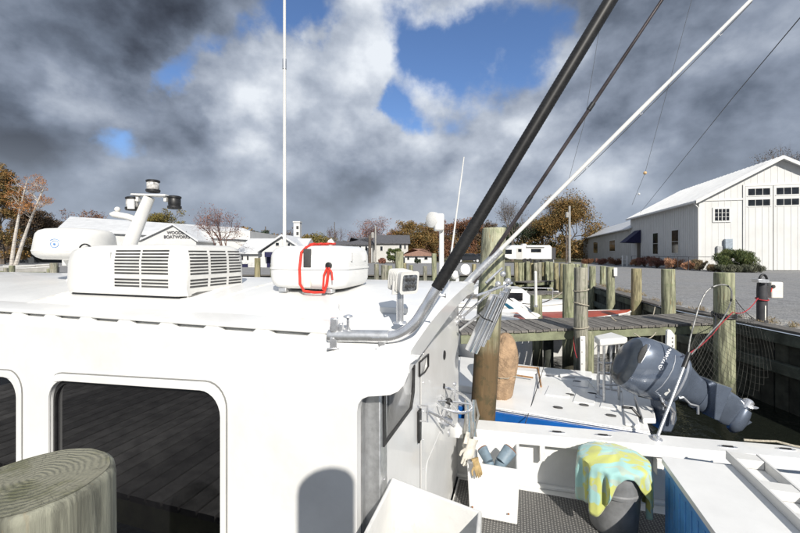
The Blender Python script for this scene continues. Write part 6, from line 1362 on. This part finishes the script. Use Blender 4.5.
T('bare purplish tree behind the porch house', 372, 215.5, 25, 78, lf_red, 11, 1500, depth=5, bare=1, mb_=redbark, size=.3)
T('hazy bare tree left of the purplish one', 338, 226, 20, 95, lf_brown, 12, 300, bare=1, mb_=redbark, size=.3)
T('orange green tree above the tan bungalow', 416, 222, 24, 76, lf_olive, 13, 11000, crown_low=.8, size=.38)
T('red leaved tree behind the searchlight post', 438, 217, 16, 82, lf_red, 14, 6000, crown_low=1, size=.4)
T('grey olive tree behind the slanted antenna', 459, 214, 22, 72, lf_rust, 15, 6500, crown_low=.8, size=.34)
T('dull red small tree left of the orange green one', 396, 228, 16, 95, lf_red, 16, 2400, crown_low=.5, size=.4)
T('tall bare grey tree between the two dark poles', 512, 193, 26, 72, lf_brown, 17, 250, depth=5, bare=1, size=.3)
T('dark evergreen thicket tree behind the trailer', 522, 223, 22, 88, lf_green, 18, 9000, crown_low=.5, size=.45)
T('dark olive tree left of the big autumn tree', 545, 215, 18, 92, lf_mid, 32, 8000, crown_low=.5, size=.45)
T('big rounded autumn tree in orange and olive behind the utility pole', 567, 197, 30, 84, lf_olive, 19, 20000, crown_low=.5, size=.42, blobr=2.4)
T('bare hazy tree left of the low wing', 600, 233, 22, 110, lf_brown, 20, 900, depth=5, bare=1, mb_=redbark, size=.4)
T('bare hazy tree rising over the roof of the low wing', 632, 229, 18, 115, lf_red, 21, 900, depth=4, bare=1, mb_=redbark, size=.4)
T('dark bare tree behind the ridge of the white shed', 779, 141, 27, 62, lf_brown, 22, 1600, depth=5, bare=1, size=.26)
T('olive tree behind the black pole foot', 484, 222, 16, 90, lf_brown, 33, 5000, crown_low=.5, size=.42)
# birches with white trunks
for k, (lab, bx, tx, yt, lean) in enumerate((('left white trunked birch with sparse orange crown', 11, 27, 181, 1), ('right white trunked birch leaning right with orange crown', 14.5, 45, 186, 1))):
    Y = 33; base = onz(bx, 269, 1.4); base = Vector((U(bx, 0, Y).x, Y, LOT)); top = U(tx, yt, Y); mid = base.lerp(top, .5)+Vector((-.35 if k else -.1, 0, 0))
    t = thing('birch_tree', lab, 'tree', tuple(base)); b = MB(); P = bez(base, base.lerp(top, .5)+Vector((-.3, 0, .2)), top, 10); b.tube(P, [.16-.012*i for i in range(11)], 8); rg = random.Random(40+k); tips = []
    for j in range(11):
        q = P[6+min(4, j//3)]; branch(b, q, Vector((rg.uniform(-1, 1), rg.uniform(-1, 1), rg.uniform(.4, 1.1))).normalized(), .75, .03, 2, rg, tips)
    b.build('trunk', birch, t, fix=False); leaf_mesh('crown', lf_orange, t, [(q, .26) for q in tips], 1500, .11, 40+k)
# shrubs in front of the shed, hedges
def shrub(label, px, ytop, ybase, hw, Y, m, seed, n=2500, size=.12, up=0, name='shrub'):
    c = U(px, ybase, Y); t = thing(name, label, 'shrub', (c.x, Y, LOT)); hgt = U(0, ytop, Y).z-LOT; W_ = hw/F*Y; rg = random.Random(seed)
    bl = [(Vector((c.x+rg.uniform(-1, 1)*W_*.8, Y+rg.uniform(-1, 1)*W_*.5, LOT+hgt*rg.uniform(.2, .8))), min(W_, hgt)*rg.uniform(.22, .4)) for _ in range(26)]
    b = MB()
    for q, r_ in bl[:14]: b.tube([Vector((c.x, Y, LOT)), Vector((c.x, Y, LOT)).lerp(q, .5)+Vector((0, 0, .1)), q], [.03, .02, .008], 5, cap=False)
    b.build('stem', bark, t, fix=False); leaf_mesh('foliage', m, t, bl, n, size, seed, up=up); return t
shrub('wide green shrub in front of the shed between window and doors', 736, 248.5, 266, 18, 29.5, lf_mid, 51, 7500, .34, up=.30)
shrub('round green hedge bush beside the tan bungalow', 394, 245, 262, 7.5, 55, lf_mid, 52, 2500, .28)
shrub('small green bush in front of the tan bungalow', 417.5, 258, 263, 3.5, 55, lf_green, 53, 700, .2)
shrub('red leaved bush left of the hedge bush', 382, 257, 263, 4, 54, lf_red, 54, 700, .25)
GR = 'low dry ornamental grasses along the shed'
gl = [(700, 258.5, 269, 6, 32.0, lf_tan, 'tan grass clump at the corner of the white shed'), (690, 259, 268.5, 8, 33, lf_grass, 'orange grass clump just left of the shed corner'), (674, 258, 267.5, 9, 35.5, lf_grass, 'wide orange grass clump below the right side window'), (657, 256.5, 267, 8, 38, lf_red, 'dull red bush below the left side window'), (645, 255.5, 266.5, 7, 41, lf_red, 'red bush beside the dark side door'), (636, 258, 266, 5, 44, lf_grass, 'small russet clump under the awning'),
      (616, 257.5, 265, 8, 47, lf_rust, 'brown bush in front of the right wing window'), (602, 258.5, 264.5, 6, 50, lf_red, 'red brown bush left of the white posts'), (588, 258.5, 264, 6, 52, lf_rust, 'rust bush at the left end of the wing'), (727, 264.5, 270, 10, 29, grass, 'low grey tussock below the left half of the green shrub'), (752, 264.5, 269.5, 9, 28.5, grass, 'low grey tussock right of the green shrub'), (743, 265.5, 270, 7, 28.8, grass, 'low grey tussock between the two others under the shrub'), (714, 264, 270.5, 6, 30, lf_tan, 'straw coloured tussock left of the green shrub')]
for k, (px, yt, yb_, hw, Y, m_, lab) in enumerate(gl): shrub(lab, px, yt, yb_, hw, Y, m_, 60+k, 1500, .30, up=.6, name='grass_clump')
rw_ = random.Random(77); bl = []
for k in range(70):
    y = rw_.uniform(6.5, 22); x = 7.25+max(0, (y-10)*.21)+rw_.uniform(0, .35); bl.append((Vector((x, y, LOT+.03)), rw_.uniform(.05, .14)))
o_ = leaf_mesh('edge_weeds', lf_tan, None, bl, 2600, .10, 97, up=.5); tag(o_, 'dry weeds scattered along the gravel edge of the bulkhead', 'weeds', kind='stuff')
# distant wood line: one mass of low crowns far behind everything
rg = random.Random(99); bl = []
for k in range(700):
    az = rg.uniform(-1.25, 1.15); Y = rg.uniform(118, 150); x = az*Y; hgt = rg.uniform(4, 8.5)*(1+.22*math.sin(az*9)); bl.append((Vector((x, Y, LOT+hgt*rg.random())), rg.uniform(1.6, 3.0)))
wd = thing('distant_wood', None, None, (0, 130, LOT)); COL.objects.unlink(wd); bpy.data.objects.remove(wd)
o_ = leaf_mesh('distant_wood', lf_olive, None, bl, 80000, 1.1, 98); tag(o_, 'dull brown distant line of woods along the horizon', 'woods', kind='stuff')
print('objects', len(COL.objects))
